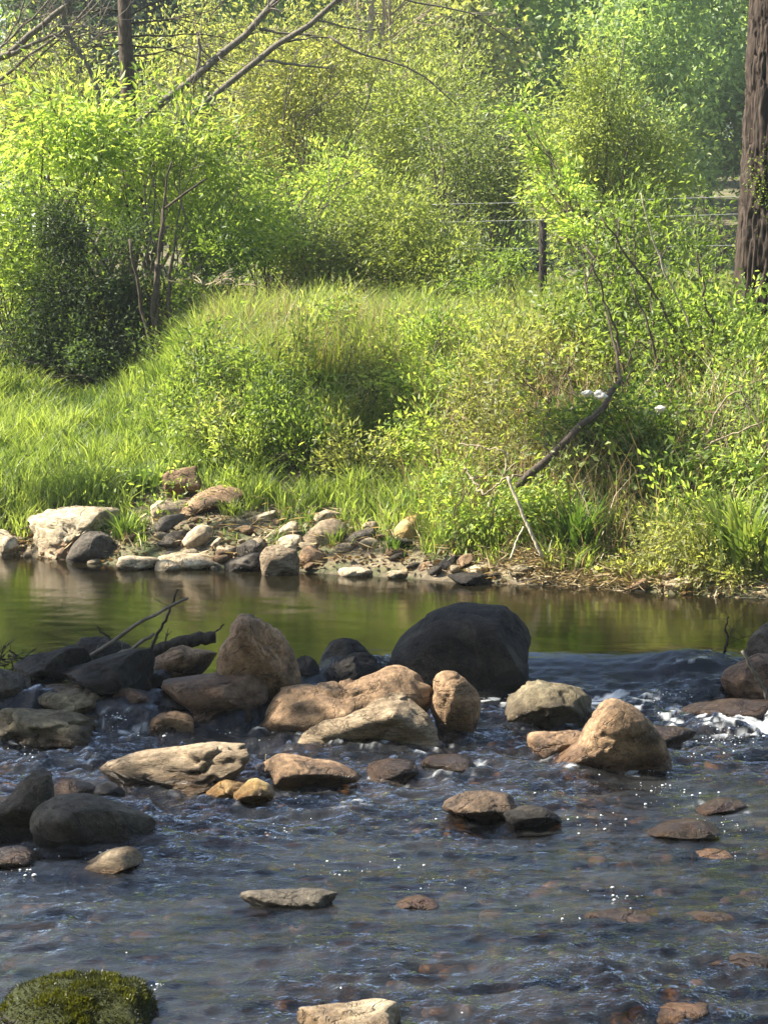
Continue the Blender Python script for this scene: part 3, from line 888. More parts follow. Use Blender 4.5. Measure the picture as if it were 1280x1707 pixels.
bank('grey flat stone above the long pale waterline stone', [(258, 911), (281, 889), (309, 885), (308, 902), (287, 915)], 'rock_grey', base=916)
bank('large cream slab leaning in the middle of the stone pile', [(302, 908), (315, 889), (332, 876), (349, 874), (356, 886), (348, 914), (332, 920), (312, 920)], 'rock_pale', base=922)
bank('slim curved pale stone right of the leaning cream slab', [(342, 922), (351, 906), (365, 895), (372, 900), (358, 914), (348, 925)], 'rock_pale', base=926, sub=3)
bank('low cream stone behind the broad waterline slab', [(353, 919), (362, 909), (377, 909), (394, 913), (392, 925), (365, 931)], 'rock_pale', base=932, sub=3)
bank('flat whitish stone high on the stony shore', [(408, 869), (427, 857), (452, 850), (468, 854), (463, 863), (424, 874)], 'rock_pale', base=876)
bank('small whitish stone left below the flat whitish one', [(391, 886), (402, 877), (416, 876), (425, 882), (409, 889)], 'rock_pale', base=891, sub=3)
bank('greenish stone among the grass tufts of the shore', [(353, 886), (362, 870), (374, 869), (376, 882), (360, 891)], 'rock_mossy', base=892, sub=3)
bank('pale stone showing through the grass at the foot of the mound', [(511, 772), (525, 756), (545, 751), (561, 757), (562, 772), (535, 780)], 'rock_pale', base=781)
bank('grey green sloping stone left of the pale one at the mound foot', [(438, 777), (460, 760), (485, 753), (507, 759), (502, 774), (470, 782)], 'rock_mossy', base=783)

# small stones filling the shore: one lump of shapes each, copied
_peb = []
for k in range(6):
    S, T = ico(2)
    r = np.random.default_rng(400 + k)
    V = S * np.array([1, r.uniform(0.7, 1), r.uniform(0.4, 0.65)])
    for _ in range(5):
        nn = r.normal(size=3)
        nn /= np.linalg.norm(nn)
        pr = V @ nn
        V = V - nn[None] * np.maximum(pr - pr.max() * 0.72, 0)[:, None]
    V = V * (1 + 0.12 * fbm(V * 1.7 + k * 9, 2, k))[:, None]
    _peb.append((V, T))
rg = np.random.default_rng(31)
SHORE_N = 0
for mk, cnt, cname in (('rock_pale', 46, 'cream'), ('rock_tan', 26, 'tan'), ('rock_grey', 14, 'grey')):
    mes = [mesh_np('shore_stone', V, T, True, {'wet': np.zeros(len(V))}) for V, T in _peb]
    for me in mes:
        me.materials.append(M[mk])
    for k in range(cnt):
        x = rg.uniform(-3.1, 3.0)
        t = abs(rg.normal(0.25, 0.35))
        if x > 1.2 and rg.random() < 0.5:
            x = rg.uniform(-2.4, 0.6)
        y = bank_edge(x) + t
        s = rg.uniform(0.025, 0.07) * (1.2 if x < 0.4 else 0.8)
        o = link('shore_stone', mes[k % 6], None, None, (x, y, float(ground_z(np.array([x]), np.array([y]))[0]) + s * 0.2))
        o.scale = (s * rg.uniform(0.9, 1.6), s, s)
        o.rotation_euler = (rg.uniform(-.3, .3), rg.uniform(-.3, .3), rg.uniform(0, 6.28))
        tag(o, 'small %s stone among the larger stones of the far shore' % cname, 'stone', 'small stones on the far shore')

# cobbles on the stream bed, seen through the water
b = MB()
wetv = []
n = 900
bx, by = rg.uniform(-3, 3, n), rg.uniform(6.6, 13.2, n)
for k in range(n):
    V, T = _peb[k % 6]
    s = rg.uniform(0.03, 0.10)
    a = rg.uniform(0, 6.28)
    c_, s_ = math.cos(a), math.sin(a)
    Vr = np.stack([V[:, 0] * c_ - V[:, 1] * s_, V[:, 0] * s_ + V[:, 1] * c_, V[:, 2] * 0.8], 1) * s
    b.add(Vr + np.array([bx[k], by[k], -0.14]), T, np.full(len(V), rg.random()))
m, nt, out = new_mat('bed_cobbles')
at = N(nt, 'ShaderNodeAttribute', attribute_name='tint')
r = ramp(nt, [(0, (0.04, 0.026, 0.015)), (0.5, (0.10, 0.068, 0.038)), (0.85, (0.17, 0.12, 0.07)), (1, (0.26, 0.20, 0.125))], at.outputs['Fac'])
pb = N(nt, 'ShaderNodeBsdfPrincipled')
pb.inputs['Roughness'].default_value = 0.6
nt.links.new(r.outputs[0], pb.inputs['Base Color'])
nt.links.new(pb.outputs[0], out.inputs[0])
tag(link('bed_cobbles', b.mesh('bed_cobbles', smooth=True), m), 'brown cobbles lying under the shallow running water', 'cobbles', kind='stuff')

# ------------------------------------------------------------------ water
FOOT = np.concatenate(ROCK_FOOT)
CELL = 0.04
_ffx, _ffy = -3.6, 6.0
_field = np.zeros((int(12 / CELL), int(7.2 / CELL)))
_ix = np.clip(((FOOT[:, 0] - _ffx) / CELL).astype(int), 0, _field.shape[1] - 1)
_iy = np.clip(((FOOT[:, 1] - _ffy) / CELL).astype(int), 0, _field.shape[0] - 1)
_field[_iy, _ix] = 1
for _ in range(5):      # spread
    f = _field
    _field = np.maximum(f, 0.8 * np.maximum.reduce([np.roll(f, 1, 0), np.roll(f, -1, 0), np.roll(f, 1, 1), np.roll(f, -1, 1)]))


def near_rock(X, Y):
    i = ((X - _ffx) / CELL).astype(int)
    j = ((Y - _ffy) / CELL).astype(int)
    ok = (i >= 0) & (j >= 0) & (i < _field.shape[1]) & (j < _field.shape[0])
    return np.where(ok, _field[np.clip(j, 0, _field.shape[0] - 1), np.clip(i, 0, _field.shape[1] - 1)], 0)


def chop(X, Y):
    c = np.where(Y > crest(X) - 0.02, 0.03, 1.0)
    pool = sstep(-0.62 * sstep(0.1, 0.5, X) - 0.1, 0.12, Y - crest(X))
    q = np.stack([X.ravel() * 0.9, Y.ravel() * 0.7, np.zeros(X.size)], 1)
    patch = (0.5 + 1.1 * fbm(q, 3, 71)).reshape(X.shape)
    low = np.clip(patch + 0.5 * sstep(9.5, 11.5, Y), 0.42, 1.35)
    white = np.exp(-((X - 1.95) / 0.6) ** 2 - ((Y - 11.8) / 0.35) ** 2)
    fall = np.exp(-((Y - crest(X) + 0.95) / 0.35) ** 2)
    low = low + 0.7 * white + 0.5 * fall
    return low * (1 - pool) + 0.035 * pool


def water_z(X, Y):
    sh = X.shape
    x, y = X.ravel(), Y.ravel()
    z0 = np.zeros(x.size)
    dx = 0.12 * fbm(np.stack([x * 1.3, y * 1.3, z0 + 9], 1), 2, 19)
    w = (0.026 * fbm(np.stack([x * 1.5 + dx, y * 2.4, z0], 1), 2, 11)
         + 0.014 * (1 - 2 * np.abs(fbm(np.stack([x * 3.2 + 0.8 * y + dx * 4, y * 7.0 + dx * 5, z0 + 3], 1), 2, 12)))
         + 0.0092 * (1 - 2 * np.abs(fbm(np.stack([x * 8 - 2 * y + dx * 6, y * 17, z0 + 7], 1), 2, 13)))
         + 0.0055 * fbm(np.stack([x * 22, y * 42, z0], 1), 2, 14)).reshape(sh)
    c = chop(X, Y)
    # standing wave rolling over the drowned rock of the lip
    hump = 0.05 * np.exp(-((X - 1.80) / 0.24) ** 2 - ((Y - 13.05) / 0.22) ** 2)
    calm = 0.0013 * fbm(np.stack([x * 3, y * 14, z0], 1), 3, 15).reshape(sh)
    return water_level(X, Y) + 1.75 * w * c + hump + calm + 0.008 * near_rock(X, Y) * c


def foam_sheen_amt(X, Y):
    sh = X.shape
    q = np.stack([X.ravel(), Y.ravel(), np.zeros(X.size)], 1)
    n1 = fbm(q * np.array([16, 26, 1]), 4, 41).reshape(sh)
    low = 1 - sstep(-0.35, -0.1, Y - crest(X))
    white = 0.7 * np.exp(-((X - 2.25) / 0.62) ** 2 - ((Y - 11.95) / 0.2) ** 2)
    white2 = 0.6 * np.exp(-((X - 1.1) / 0.5) ** 2 - ((Y - 12.5) / 0.25) ** 2)
    left = 0.15 * np.exp(-((X + 1.5) / 0.25) ** 2 - ((Y - 11.65) / 0.12) ** 2)
    n2 = fbm(q * np.array([2.2, 6, 1]), 3, 47).reshape(sh)
    n3 = fbm(q * np.array([7, 26, 1]), 3, 48).reshape(sh)
    sky_sheen = 0.02 * low * np.clip(.42 + 1.0 * n2 + .8 * n3, 0, 1.2) * (1 - .6 * sstep(10.5, 12, Y))  # faint white streaks painted in as silver sky reflection on the stream
    a = 0.24 * near_rock(X, Y) * low * sstep(9, 10.5, Y) + white + white2 + left
    return np.clip((a + n1 * 1.25 - 0.55) * 1.6, 0, 0.62) * sstep(0.1, 0.3, a) + sky_sheen


m, nt, out = new_mat('stream_water')
tc = N(nt, 'ShaderNodeTexCoord')
mp = N(nt, 'ShaderNodeMapping')
mp.inputs['Scale'].default_value = (1, 1.5, 1)
nt.links.new(tc.outputs['Object'], mp.inputs[0])
n1 = N(nt, 'ShaderNodeTexNoise')
n1.inputs['Scale'].default_value = 48
n1.inputs['Detail'].default_value = 4
nt.links.new(mp.outputs[0], n1.inputs['Vector'])
rp = N(nt, 'ShaderNodeAttribute', attribute_name='ripple')
bp = N(nt, 'ShaderNodeBump')
bp.inputs['Distance'].default_value = 0.010
nt.links.new(rp.outputs['Fac'], bp.inputs['Strength'])
nt.links.new(n1.outputs[0], bp.inputs['Height'])
fr = N(nt, 'ShaderNodeFresnel')
fr.inputs['IOR'].default_value = 1.46
nt.links.new(bp.outputs[0], fr.inputs['Normal'])
tr = N(nt, 'ShaderNodeBsdfTransparent')
tr.inputs['Color'].default_value = (0.50, 0.37, 0.235, 1)
da = N(nt, 'ShaderNodeAttribute', attribute_name='depth')
tint = ramp(nt, [(0.0, (0.80, 0.72, 0.58)), (0.35, (0.54, 0.41, 0.265)), (0.8, (0.13, 0.11, 0.065)), (1.0, (0.08, 0.07, 0.045))], da.outputs['Fac'])
nt.links.new(tint.outputs[0], tr.inputs['Color'])
gl = N(nt, 'ShaderNodeBsdfGlossy')
gl.inputs['Roughness'].default_value = 0.03
nt.links.new(bp.outputs[0], gl.inputs['Normal'])
mx = N(nt, 'ShaderNodeMixShader')
nt.links.new(fr.outputs[0], mx.inputs[0])
nt.links.new(tr.outputs[0], mx.inputs[1])
nt.links.new(gl.outputs[0], mx.inputs[2])
df = N(nt, 'ShaderNodeBsdfPrincipled')
df.inputs['Base Color'].default_value = (0.78, 0.80, 0.80, 1)
df.inputs['Roughness'].default_value = 0.35
fa = N(nt, 'ShaderNodeAttribute', attribute_name='foam_glints')
mx2 = N(nt, 'ShaderNodeMixShader')
nt.links.new(fa.outputs['Fac'], mx2.inputs[0])
nt.links.new(mx.outputs[0], mx2.inputs[1])
nt.links.new(df.outputs[0], mx2.inputs[2])
mk = N(nt, 'ShaderNodeBsdfDiffuse')
mk.inputs['Color'].default_value = (0.17, 0.145, 0.065, 1)
ma = N(nt, 'ShaderNodeAttribute', attribute_name='bank_sheen')  # thin brownish film painted over the pool to brighten its bank reflection
mx3 = N(nt, 'ShaderNodeMixShader')
nt.links.new(ma.outputs['Fac'], mx3.inputs[0])
nt.links.new(mx2.outputs[0], mx3.inputs[1])
nt.links.new(mk.outputs[0], mx3.inputs[2])
nt.links.new(mx3.outputs[0], out.inputs[0])
M['water'] = m
wx = axis([(-30, -8, 2), (-8, -2.6, 0.2), (-2.6, 2.75, 0.0135), (2.75, 8, 0.2), (8, 31, 2)])
wy = axis([(3, 7.0, 0.2), (7.0, 13.6, 0.018), (13.6, 18.6, 0.06)])
water = link('stream_water', grid_mesh('stream_water', wx, wy, water_z, {
    'ripple': lambda X, Y: np.clip(0.03 + 0.95 * chop(X, Y), 0, 1), 'foam_glints': foam_sheen_amt, 'bank_sheen': lambda X, Y: 0.03 * sstep(0.0, 0.8, Y - crest(X)) + 0 * X,
    'depth': lambda X, Y: np.clip((water_level(X, Y) - ground_z(X, Y)) / 0.4, 0, 1)}), M['water'])
tag(water, kind='structure')

# white beads modelled for bubbles and for sun glints where the water breaks
b = MB()
S, T = ico(1)
for (px, py, sx, sy, cnt) in [(195, 1222, 22, 6, 40), (230, 1240, 45, 5, 26), (375, 1238, 12, 5, 10), (450, 1246, 40, 4, 8), (560, 1250, 40, 5, 10),
                              (905, 1195, 45, 16, 80), (860, 1180, 14, 8, 16), (1010, 1190, 10, 14, 4), (1095, 1180, 10, 22, 26), (1150, 1172, 40, 10, 22),
                              (1200, 1232, 70, 9, 120), (1060, 1285, 60, 14, 40), (1180, 1262, 60, 14, 40), (300, 1388, 50, 14, 60), (440, 1392, 35, 10, 40),
                              (480, 1340, 30, 8, 10), (80, 1345, 40, 8, 10), (40, 1270, 40, 20, 18), (170, 1440, 60, 8, 20), (30, 1465, 30, 8, 20),
                              (560, 1455, 60, 20, 24), (720, 1480, 60, 20, 20), (660, 1440, 60, 14, 14), (1100, 1320, 60, 22, 44), (1190, 1380, 60, 16, 44),
                              (1000, 1370, 60, 16, 24), (1040, 1500, 40, 14, 22), (930, 1530, 60, 18, 10), (1240, 1425, 30, 10, 12), (640, 1285, 12, 10, 10),
                              (262, 1655, 14, 14, 16), (210, 1600, 4, 3, 2), (905, 1320, 70, 10, 18), (760, 1360, 20, 8, 12), (900, 1362, 24, 8, 10)]:
    for k in range(int(cnt * .8)):
        a, c = px + rg.normal() * sx * 0.6, py + rg.normal() * sy * 0.6
        h = surf_hit(a, c)
        s = 0.0012 + 0.0042 * rg.random() ** 3.5 * (1.6 if rg.random() < 0.06 else 1)
        zz = water_z(np.array([[h[0]]]), np.array([[h[1]]]))[0, 0]
        b.add(S * np.array([s * rg.uniform(1, 1.8), s, s * 0.9]) + np.array([h[0], h[1], max(h[2], zz) + s * 0.5]), T)
m, nt, out = new_mat('white_bubbles_glints')
pb = N(nt, 'ShaderNodeBsdfPrincipled')
pb.inputs['Base Color'].default_value = (0.85, 0.86, 0.86, 1)
pb.inputs['Roughness'].default_value = 0.12
nt.links.new(pb.outputs[0], out.inputs[0])
tag(link('foam_glints', b.mesh('foam_glints', smooth=True), m), 'white bubbles and modelled sun glints where the current breaks', 'foam_glints', kind='stuff')

# moss cushion on the corner rock
mr = MOSS_ROCK
me = mr.data
co = np.zeros(len(me.vertices) * 3, np.float32)
me.vertices.foreach_get('co', co)
no = np.zeros(len(me.vertices) * 3, np.float32)
me.vertices.foreach_get('normal', no)
co, no = co.reshape(-1, 3), no.reshape(-1, 3)
zt = co[:, 2].max()
sel = np.where((no[:, 2] > -0.05) & (co[:, 2] > zt * 0.40 + 0.05 * fbm(co * 7, 3, 8)) & (fbm(co * 13, 3, 18) > -0.75))[0]
pick = rg.choice(sel, 15000)
b = MB()
pp = co[pick] + rg.normal(size=(15000, 3)) * 0.004
dd = no[pick] + rg.normal(size=(15000, 3)) * 0.55 + np.array([0, 0, 0.25])
cl = np.clip(0.5 + 0.9 * fbm(pp * 22, 3, 5), 0, 1)
b.leaves(pp, dd, 0.0085 * (0.6 + cl), 0.4, rg, tint=np.clip(cl * 1.3 - .2 + rg.normal(size=15000) * 0.15, 0, 1))
link('moss', b.mesh('moss'), M['moss'], mr)

# ------------------------------------------------------------------ plants
def gz(x, y):
    return float(ground_z(np.array([float(x)]), np.array([float(y)]))[0])


def limb_path(a, b, rng, n=7, sag=0.12, wig=0.05):
    a, b = np.asarray(a, float), np.asarray(b, float)
    s = np.linspace(0, 1, n)[:, None]
    L = np.linalg.norm(b - a)
    mid = np.array([0, 0, 1.0]) * L * sag
    p = a * (1 - s) + b * s + mid * (4 * s * (1 - s))
    w = np.cumsum(rng.normal(size=(n, 3)), 0) * wig * L / n
    w = w - s * w[-1]
    return p + w


def twigs(mb, p, d, L, r, depth, rng, spread=0.6, kids=(2, 4), droop=0.0, sides=5, tint=0.5):
    """bare branch that forks"""
    d = np.asarray(d, float) / np.linalg.norm(d)
    n = 6 if depth else 4
    pts = [np.asarray(p, float)]
    q = d.copy()
    for k in range(n):
        q = q + rng.normal(size=3) * 0.10 + np.array([0, 0, -droop])
        q /= np.linalg.norm(q)
        pts.append(pts[-1] + q * L / n)
    pts = np.array(pts)
    mb.tube(pts, np.linspace(r, r * 0.35, len(pts)), sides if r > 0.008 else 3, tint)
    if depth:
        for k in range(rng.integers(kids[0], kids[1] + 1)):
            s = rng.uniform(0.3, 0.95)
            i = min(int(s * n), n - 1)
            c = pts[i] * (1 - (s * n - i)) + pts[i + 1] * (s * n - i)
            side = rng.normal(size=3)
            side -= d * (side @ d)
            side /= np.linalg.norm(side)
            twigs(mb, c, d + side * spread * rng.uniform(0.6, 1.5), L * rng.uniform(0.35, 0.65), r * (0.75 - 0.35 * s), depth - 1, rng, spread, kids, droop, sides, tint)


def blob(px, py, rx, ry, Y, dep=1.0):
    c = P(px, py, Y)
    k = Y / FPX
    return (c, np.array([rx * k, rx * k * dep, ry * k]))


def plant(name, label, cat, blobs, leaf, seed, stem='stem', size=0.06, wid=0.42, cover=1.6, clump=0.16, root=None, trunk=0.02,
          droop=0.25, limbs=14, group=None, vertical=0.0, shell=0.45, roots=1, perclump=60, twigless=False, splay=0.15, tintbias=0.0):
    """leafy plant: stems fork from the root to clumps spread through its crown"""
    rng = np.random.default_rng(seed)
    if root is None:
        c0 = np.mean([b[0] for b in blobs], 0)
        root = (c0[0], c0[1])
    rz = gz(*root) if len(root) == 2 else root[2]
    R0 = np.array([root[0], root[1], rz - 0.03])
    e = tag(link(name, None, None, None, R0), label, cat, group)
    lv, st = MB(), MB()
    ends = []
    for c, r in blobs:
        area = math.pi * r[0] * r[2]
        n = int(cover * area / (size * size * wid * 0.42))
        nc = max(3, n // perclump)
        u = rng.normal(size=(nc, 3))
        u /= np.linalg.norm(u, axis=1)[:, None]
        rad = rng.random(nc) ** shell
        cc = c + u * rad[:, None] * r
        dens = rng.uniform(0.05, 1.0, nc) ** 1.5
        idx = rng.choice(nc, n, p=dens / dens.sum())
        off = rng.normal(size=(n, 3)) * clump * np.array([.8, .8, 0.6 + vertical])
        sd_ = u * .6 + rng.normal(size=(nc, 3)) * .6 + np.array([0, 0, .25])      # every clump is a spray with its own direction
        sd_ /= np.linalg.norm(sd_, axis=1)[:, None]
        off = off + sd_[idx] * (rng.normal(size=n) * clump * 1.5)[:, None]
        pts = cc[idx] + off
        out_ = sd_[idx] * .75 + off / clump * 0.25 + rng.normal(size=(n, 3)) * 0.42 + np.array([0, 0, vertical - droop])
        ok = pts[:, 2] > ground_z(pts[:, 0], pts[:, 1], False) + 0.01
        ctone = rng.normal(size=nc) * 0.24
        tint = np.clip(0.5 + tintbias + ctone[idx] + rng.normal(size=n) * 0.2, 0, 1)
        lv.leaves(pts[ok], out_[ok], size, wid, rng, tint=tint[ok])
        ends += list(cc[rng.choice(nc, min(nc, max(3, int(limbs * area / sum(math.pi * b[1][0] * b[1][2] for b in blobs)))), replace=False)])
    starts = [R0 + np.array([rng.normal() * splay, rng.normal() * splay, 0]) * (k > 0) for k in range(roots)]
    for k, en in enumerate(ends):
        s0 = starts[k % roots]
        pth = limb_path(s0, en, rng, 8, 0.03, 0.22)
        st.tube(pth, np.linspace(trunk * (1.0 if k < roots else 0.6), 0.004 + trunk * 0.08, 8), 6)
        if not twigless:
            for _ in range(2):
                q = pth[rng.integers(3, 7)]
                twigs(st, q, (en - s0) + rng.normal(size=3) * np.linalg.norm(en - s0) * 0.5, 0.3 * np.linalg.norm(en - s0), trunk * 0.2 + 0.002, 0, rng)
    link('trunk' if 'tree' in name or 'sapling' in name else 'stems', st.mesh('stems', R0, True), M[stem], e)
    link('crown' if 'tree' in name or 'sapling' in name else 'leaves', lv.mesh('leaves', R0), M[leaf], e)
    return e


# --- thicket on the left, behind the grassy shelf
TH = 'leafy saplings and shrubs behind the shelf'
plant('sapling', 'tall bright leafy sapling filling the upper left beside the dark bush', 'tree', [blob(85, 250, 120, 110, 25.5, .8), blob(20, 420, 90, 120, 25.5, .8), blob(140, 190, 60, 70, 25.3), blob(190, 330, 80, 90, 25.6)], 'leaf_bright', 11, size=0.10, wid=0.30, cover=1.7, trunk=0.03, roots=3, splay=.4, group=TH, root=(-3.8, 25.5))
plant('sapling', 'bright sapling with two thin pale stems right of the dark bush', 'tree', [blob(300, 260, 110, 110, 25.2, .8), blob(330, 380, 90, 70, 25.4), blob(250, 190, 60, 60, 25.2), blob(385, 300, 60, 90, 25.8)], 'leaf_bright', 12, stem='grey_stem', size=0.095, wid=0.30, cover=1.3, trunk=0.022, roots=3, splay=.2, group=TH, root=(-2.55, 24.6))
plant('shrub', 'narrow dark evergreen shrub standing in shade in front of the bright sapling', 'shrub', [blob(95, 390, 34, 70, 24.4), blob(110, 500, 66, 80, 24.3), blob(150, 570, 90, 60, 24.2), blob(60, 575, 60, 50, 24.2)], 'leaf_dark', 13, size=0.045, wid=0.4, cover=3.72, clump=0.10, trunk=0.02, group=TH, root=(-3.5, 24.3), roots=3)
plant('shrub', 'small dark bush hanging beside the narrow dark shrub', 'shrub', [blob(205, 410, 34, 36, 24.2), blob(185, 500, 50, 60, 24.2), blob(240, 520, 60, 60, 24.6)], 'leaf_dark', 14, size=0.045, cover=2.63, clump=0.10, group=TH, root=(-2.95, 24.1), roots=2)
plant('shrub', 'dark green round bush left of the pale willow bush', 'shrub', [blob(355, 430, 52, 62, 24.6), blob(330, 500, 60, 50, 24.4)], 'leaf_mid', 15, size=0.055, cover=2.79, clump=0.12, group=TH, root=(-2.0, 24.4), roots=2, tintbias=-.3)
plant('shrub', 'small fresh green bush at the very left edge of the thicket', 'shrub', [blob(10, 470, 60, 90, 24.6), blob(-30, 380, 60, 100, 25)], 'leaf_bright', 16, size=0.07, wid=.3, cover=2.02, group=TH, root=(-4.15, 24.5), roots=2)
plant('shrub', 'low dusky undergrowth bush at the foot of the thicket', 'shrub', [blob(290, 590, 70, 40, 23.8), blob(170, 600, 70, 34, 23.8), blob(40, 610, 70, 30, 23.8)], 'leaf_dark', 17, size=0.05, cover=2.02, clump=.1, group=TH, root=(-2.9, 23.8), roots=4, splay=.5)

# leaning stems in the thicket
b = MB()
R0 = np.array([*P(268, 610, 23.6)[:2], 0])
R0[2] = gz(R0[0], R0[1])
rg = np.random.default_rng(5)
for pts, r in (([(268, 612), (262, 560), (258, 500), (262, 440)], .05), ([(270, 612), (250, 560), (236, 500), (225, 440), (215, 400)], .028), ([(275, 612), (285, 540), (282, 480), (290, 420)], .03), ([(262, 612), (266, 420), (270, 340), (285, 270)], .02)):
    q = np.array([P(x, y, 23.6) for x, y in pts])
    q[0, 2] -= .05
    s = np.linspace(0, 1, 10)
    qq = np.stack([np.interp(s, np.linspace(0, 1, len(q)), q[:, k]) for k in range(3)], 1) + rg.normal(size=(10, 3)) * .012
    b.tube(qq, np.linspace(r, r * .5, 10), 8)
q = np.array([P(x, y, 24.2) for x, y in [(268, 420), (272, 350), (305, 325), (345, 297)]])
b.tube(q, np.linspace(.022, .01, 4), 6)
e = tag(link('bare_sapling', None, None, None, R0), 'cluster of dark leaning stems rising from the foot of the thicket', 'tree')
link('trunk', b.mesh('stems', R0, True), M['stem'], e)

# dry brush on the ground in front of the thicket
rg = np.random.default_rng(6)
for k, (px, py, w, lab) in enumerate([(110, 640, 1.0, 'tangle of pale dry branches on the ground under the dark shrub'), (200, 632, .8, 'curved grey dead branches lying right of the pale tangle'), (350, 480, .5, 'thin grey dead twigs beside the top of the mound')]):
    h = surf_hit(px, py) if k < 2 else P(px, py, 23.5)
    b = MB()
    for _ in range(16 if k < 2 else 10):
        an = rg.uniform(0, 6.28)
        twigs(b, h + np.array([rg.normal() * .3 * w, rg.normal() * .25, .03]), (math.cos(an), math.sin(an) * .5, rg.uniform(.15, .9)), rg.uniform(.3, .7) * w, .009, 1, rg, droop=.13, tint=.8)
    tag(link('dead_branch', b.mesh('branch', h, True), M['twig'], None, h), lab, 'dead branch', 'dry branches on the far bank')

# --- middle distance
MD = 'trees and bushes beyond the mound'
plant('tree', 'sparse yellow green tree with thin upright stems above the mound', 'tree', [blob(480, 210, 110, 130, 32, .7), blob(560, 120, 90, 110, 32, .7), blob(430, 110, 80, 90, 32.5)], 'leaf_yellow', 21, stem='grey_stem', size=0.075, wid=.36, cover=1.47, clump=.2, trunk=.04, roots=4, splay=.5, group=MD, root=(-1.2, 32), limbs=22)
plant('tree', 'light green feathery tree right of the yellow green one', 'tree', [blob(640, 260, 110, 140, 35, .7), blob(690, 180, 90, 90, 35.5), blob(590, 350, 100, 90, 34)], 'leaf_pale', 22, stem='grey_stem', size=0.085, wid=.34, cover=1.78, clump=.22, trunk=.05, roots=2, group=MD, root=(.1, 35))
plant('bush', 'pale blue green bush just behind the top of the mound', 'bush', [blob(520, 420, 95, 70, 27, .8), blob(600, 440, 70, 50, 27), blob(460, 400, 60, 60, 27.3)], 'leaf_grey', 23, size=0.06, wid=.38, cover=2.33, clump=.14, group=MD, root=(-.9, 27), roots=3, splay=.3)
plant('bush', 'large rounded pale green bush in the centre behind the mound', 'bush', [blob(700, 430, 110, 85, 26.5, .8), blob(650, 370, 80, 60, 27), blob(760, 460, 80, 50, 26)], 'leaf_pale', 24, size=0.055, wid=.36, cover=2.63, clump=.13, group=MD, root=(.45, 26.5), roots=3, splay=.3)
plant('bush', 'fresh green bush left of the centre beneath the yellow tree', 'bush', [blob(430, 400, 60, 70, 26.4), blob(400, 340, 60, 70, 26.5), blob(560, 320, 80, 70, 29)], 'leaf_bright', 25, size=0.06, cover=1.86, clump=.14, group=MD, root=(-1.45, 26.5), roots=2)
plant('tree', 'grey green tree with tangled bare twigs behind the fence', 'tree', [blob(810, 330, 90, 100, 33, .7), blob(770, 250, 80, 80, 33), blob(870, 270, 60, 80, 33)], 'leaf_grey', 26, stem='grey_stem', size=0.075, cover=1.55, clump=.2, trunk=.05, group=MD, root=(1.5, 33), roots=2, limbs=24)
plant('tree', 'pointed pale olive tree behind the fence on the right', 'tree', [blob(1010, 330, 120, 130, 30, .7), blob(1000, 200, 80, 90, 30, .8), blob(990, 130, 34, 70, 30), blob(1080, 250, 60, 80, 30), blob(930, 300, 60, 90, 30)], 'leaf_pale', 27, stem='grey_stem', size=0.065, wid=.34, cover=1.78, clump=.16, trunk=.06, group=MD, root=(2.95, 30), limbs=24)
plant('sapling', 'slender fresh green sapling slanting across the olive tree', 'tree', [blob(880, 190, 30, 34, 26), blob(905, 250, 36, 40, 26), blob(940, 310, 46, 50, 25.5), blob(990, 375, 44, 44, 25)], 'leaf_bright', 28, size=0.07, wid=.42, cover=1.94, clump=.1, trunk=.02, group=MD, root=(2.6, 24.8), limbs=10)
plant('bush', 'low dull green bush between the fence post and the centre bush', 'bush', [blob(815, 470, 50, 40, 24.5), blob(850, 450, 30, 40, 24.6)], 'leaf_mid', 29, size=0.055, cover=1.55, clump=.12, group=MD, root=(1.35, 24.5), roots=2)

BT = 'trees at the far side of the field'
for k, (px, py, rx, ry, Y, lf, lab) in enumerate([
        (330, 90, 90, 110, 44, 'leaf_yellow', 'yellowish half bare tree behind the two dead limbs'),
        (660, 70, 90, 120, 46, 'leaf_yellow', 'tall yellow green tree at the top centre beyond the field'),
        (750, 150, 70, 110, 48, 'leaf_pale', 'pale green tree between the feathery tree and the olive tree'),
        (1190, 400, 60, 60, 42, 'leaf_mid', 'dull green tree right behind the fence by the thick trunk'),
        (240, 220, 120, 130, 36, 'leaf_pale', 'soft green tree behind the bright saplings'),
        (-40, 330, 90, 130, 34, 'leaf_mid', 'green tree filling the left edge behind the bright saplings'),
        (60, 130, 110, 100, 40, 'leaf_yellow', 'yellow green tree behind the twiggy tree in the top left'),
        (520, 330, 130, 110, 40, 'leaf_yellow', 'low yellow green bushes behind the thin upright stems'),
        (860, 380, 90, 80, 44, 'leaf_far_dark', 'dark bush in the gap behind the fence post')]):
    plant('tree', lab, 'tree', [blob(px, py, rx, ry, Y, .7), blob(px - rx * .5, py + ry * .6, rx * .7, ry * .7, Y), blob(px + rx * .4, py + ry * .7, rx * .7, ry * .7, Y)], lf, 300 + k, size=.095, wid=.4, cover=1.15, clump=.28, trunk=.07, group=BT, limbs=16, roots=1)

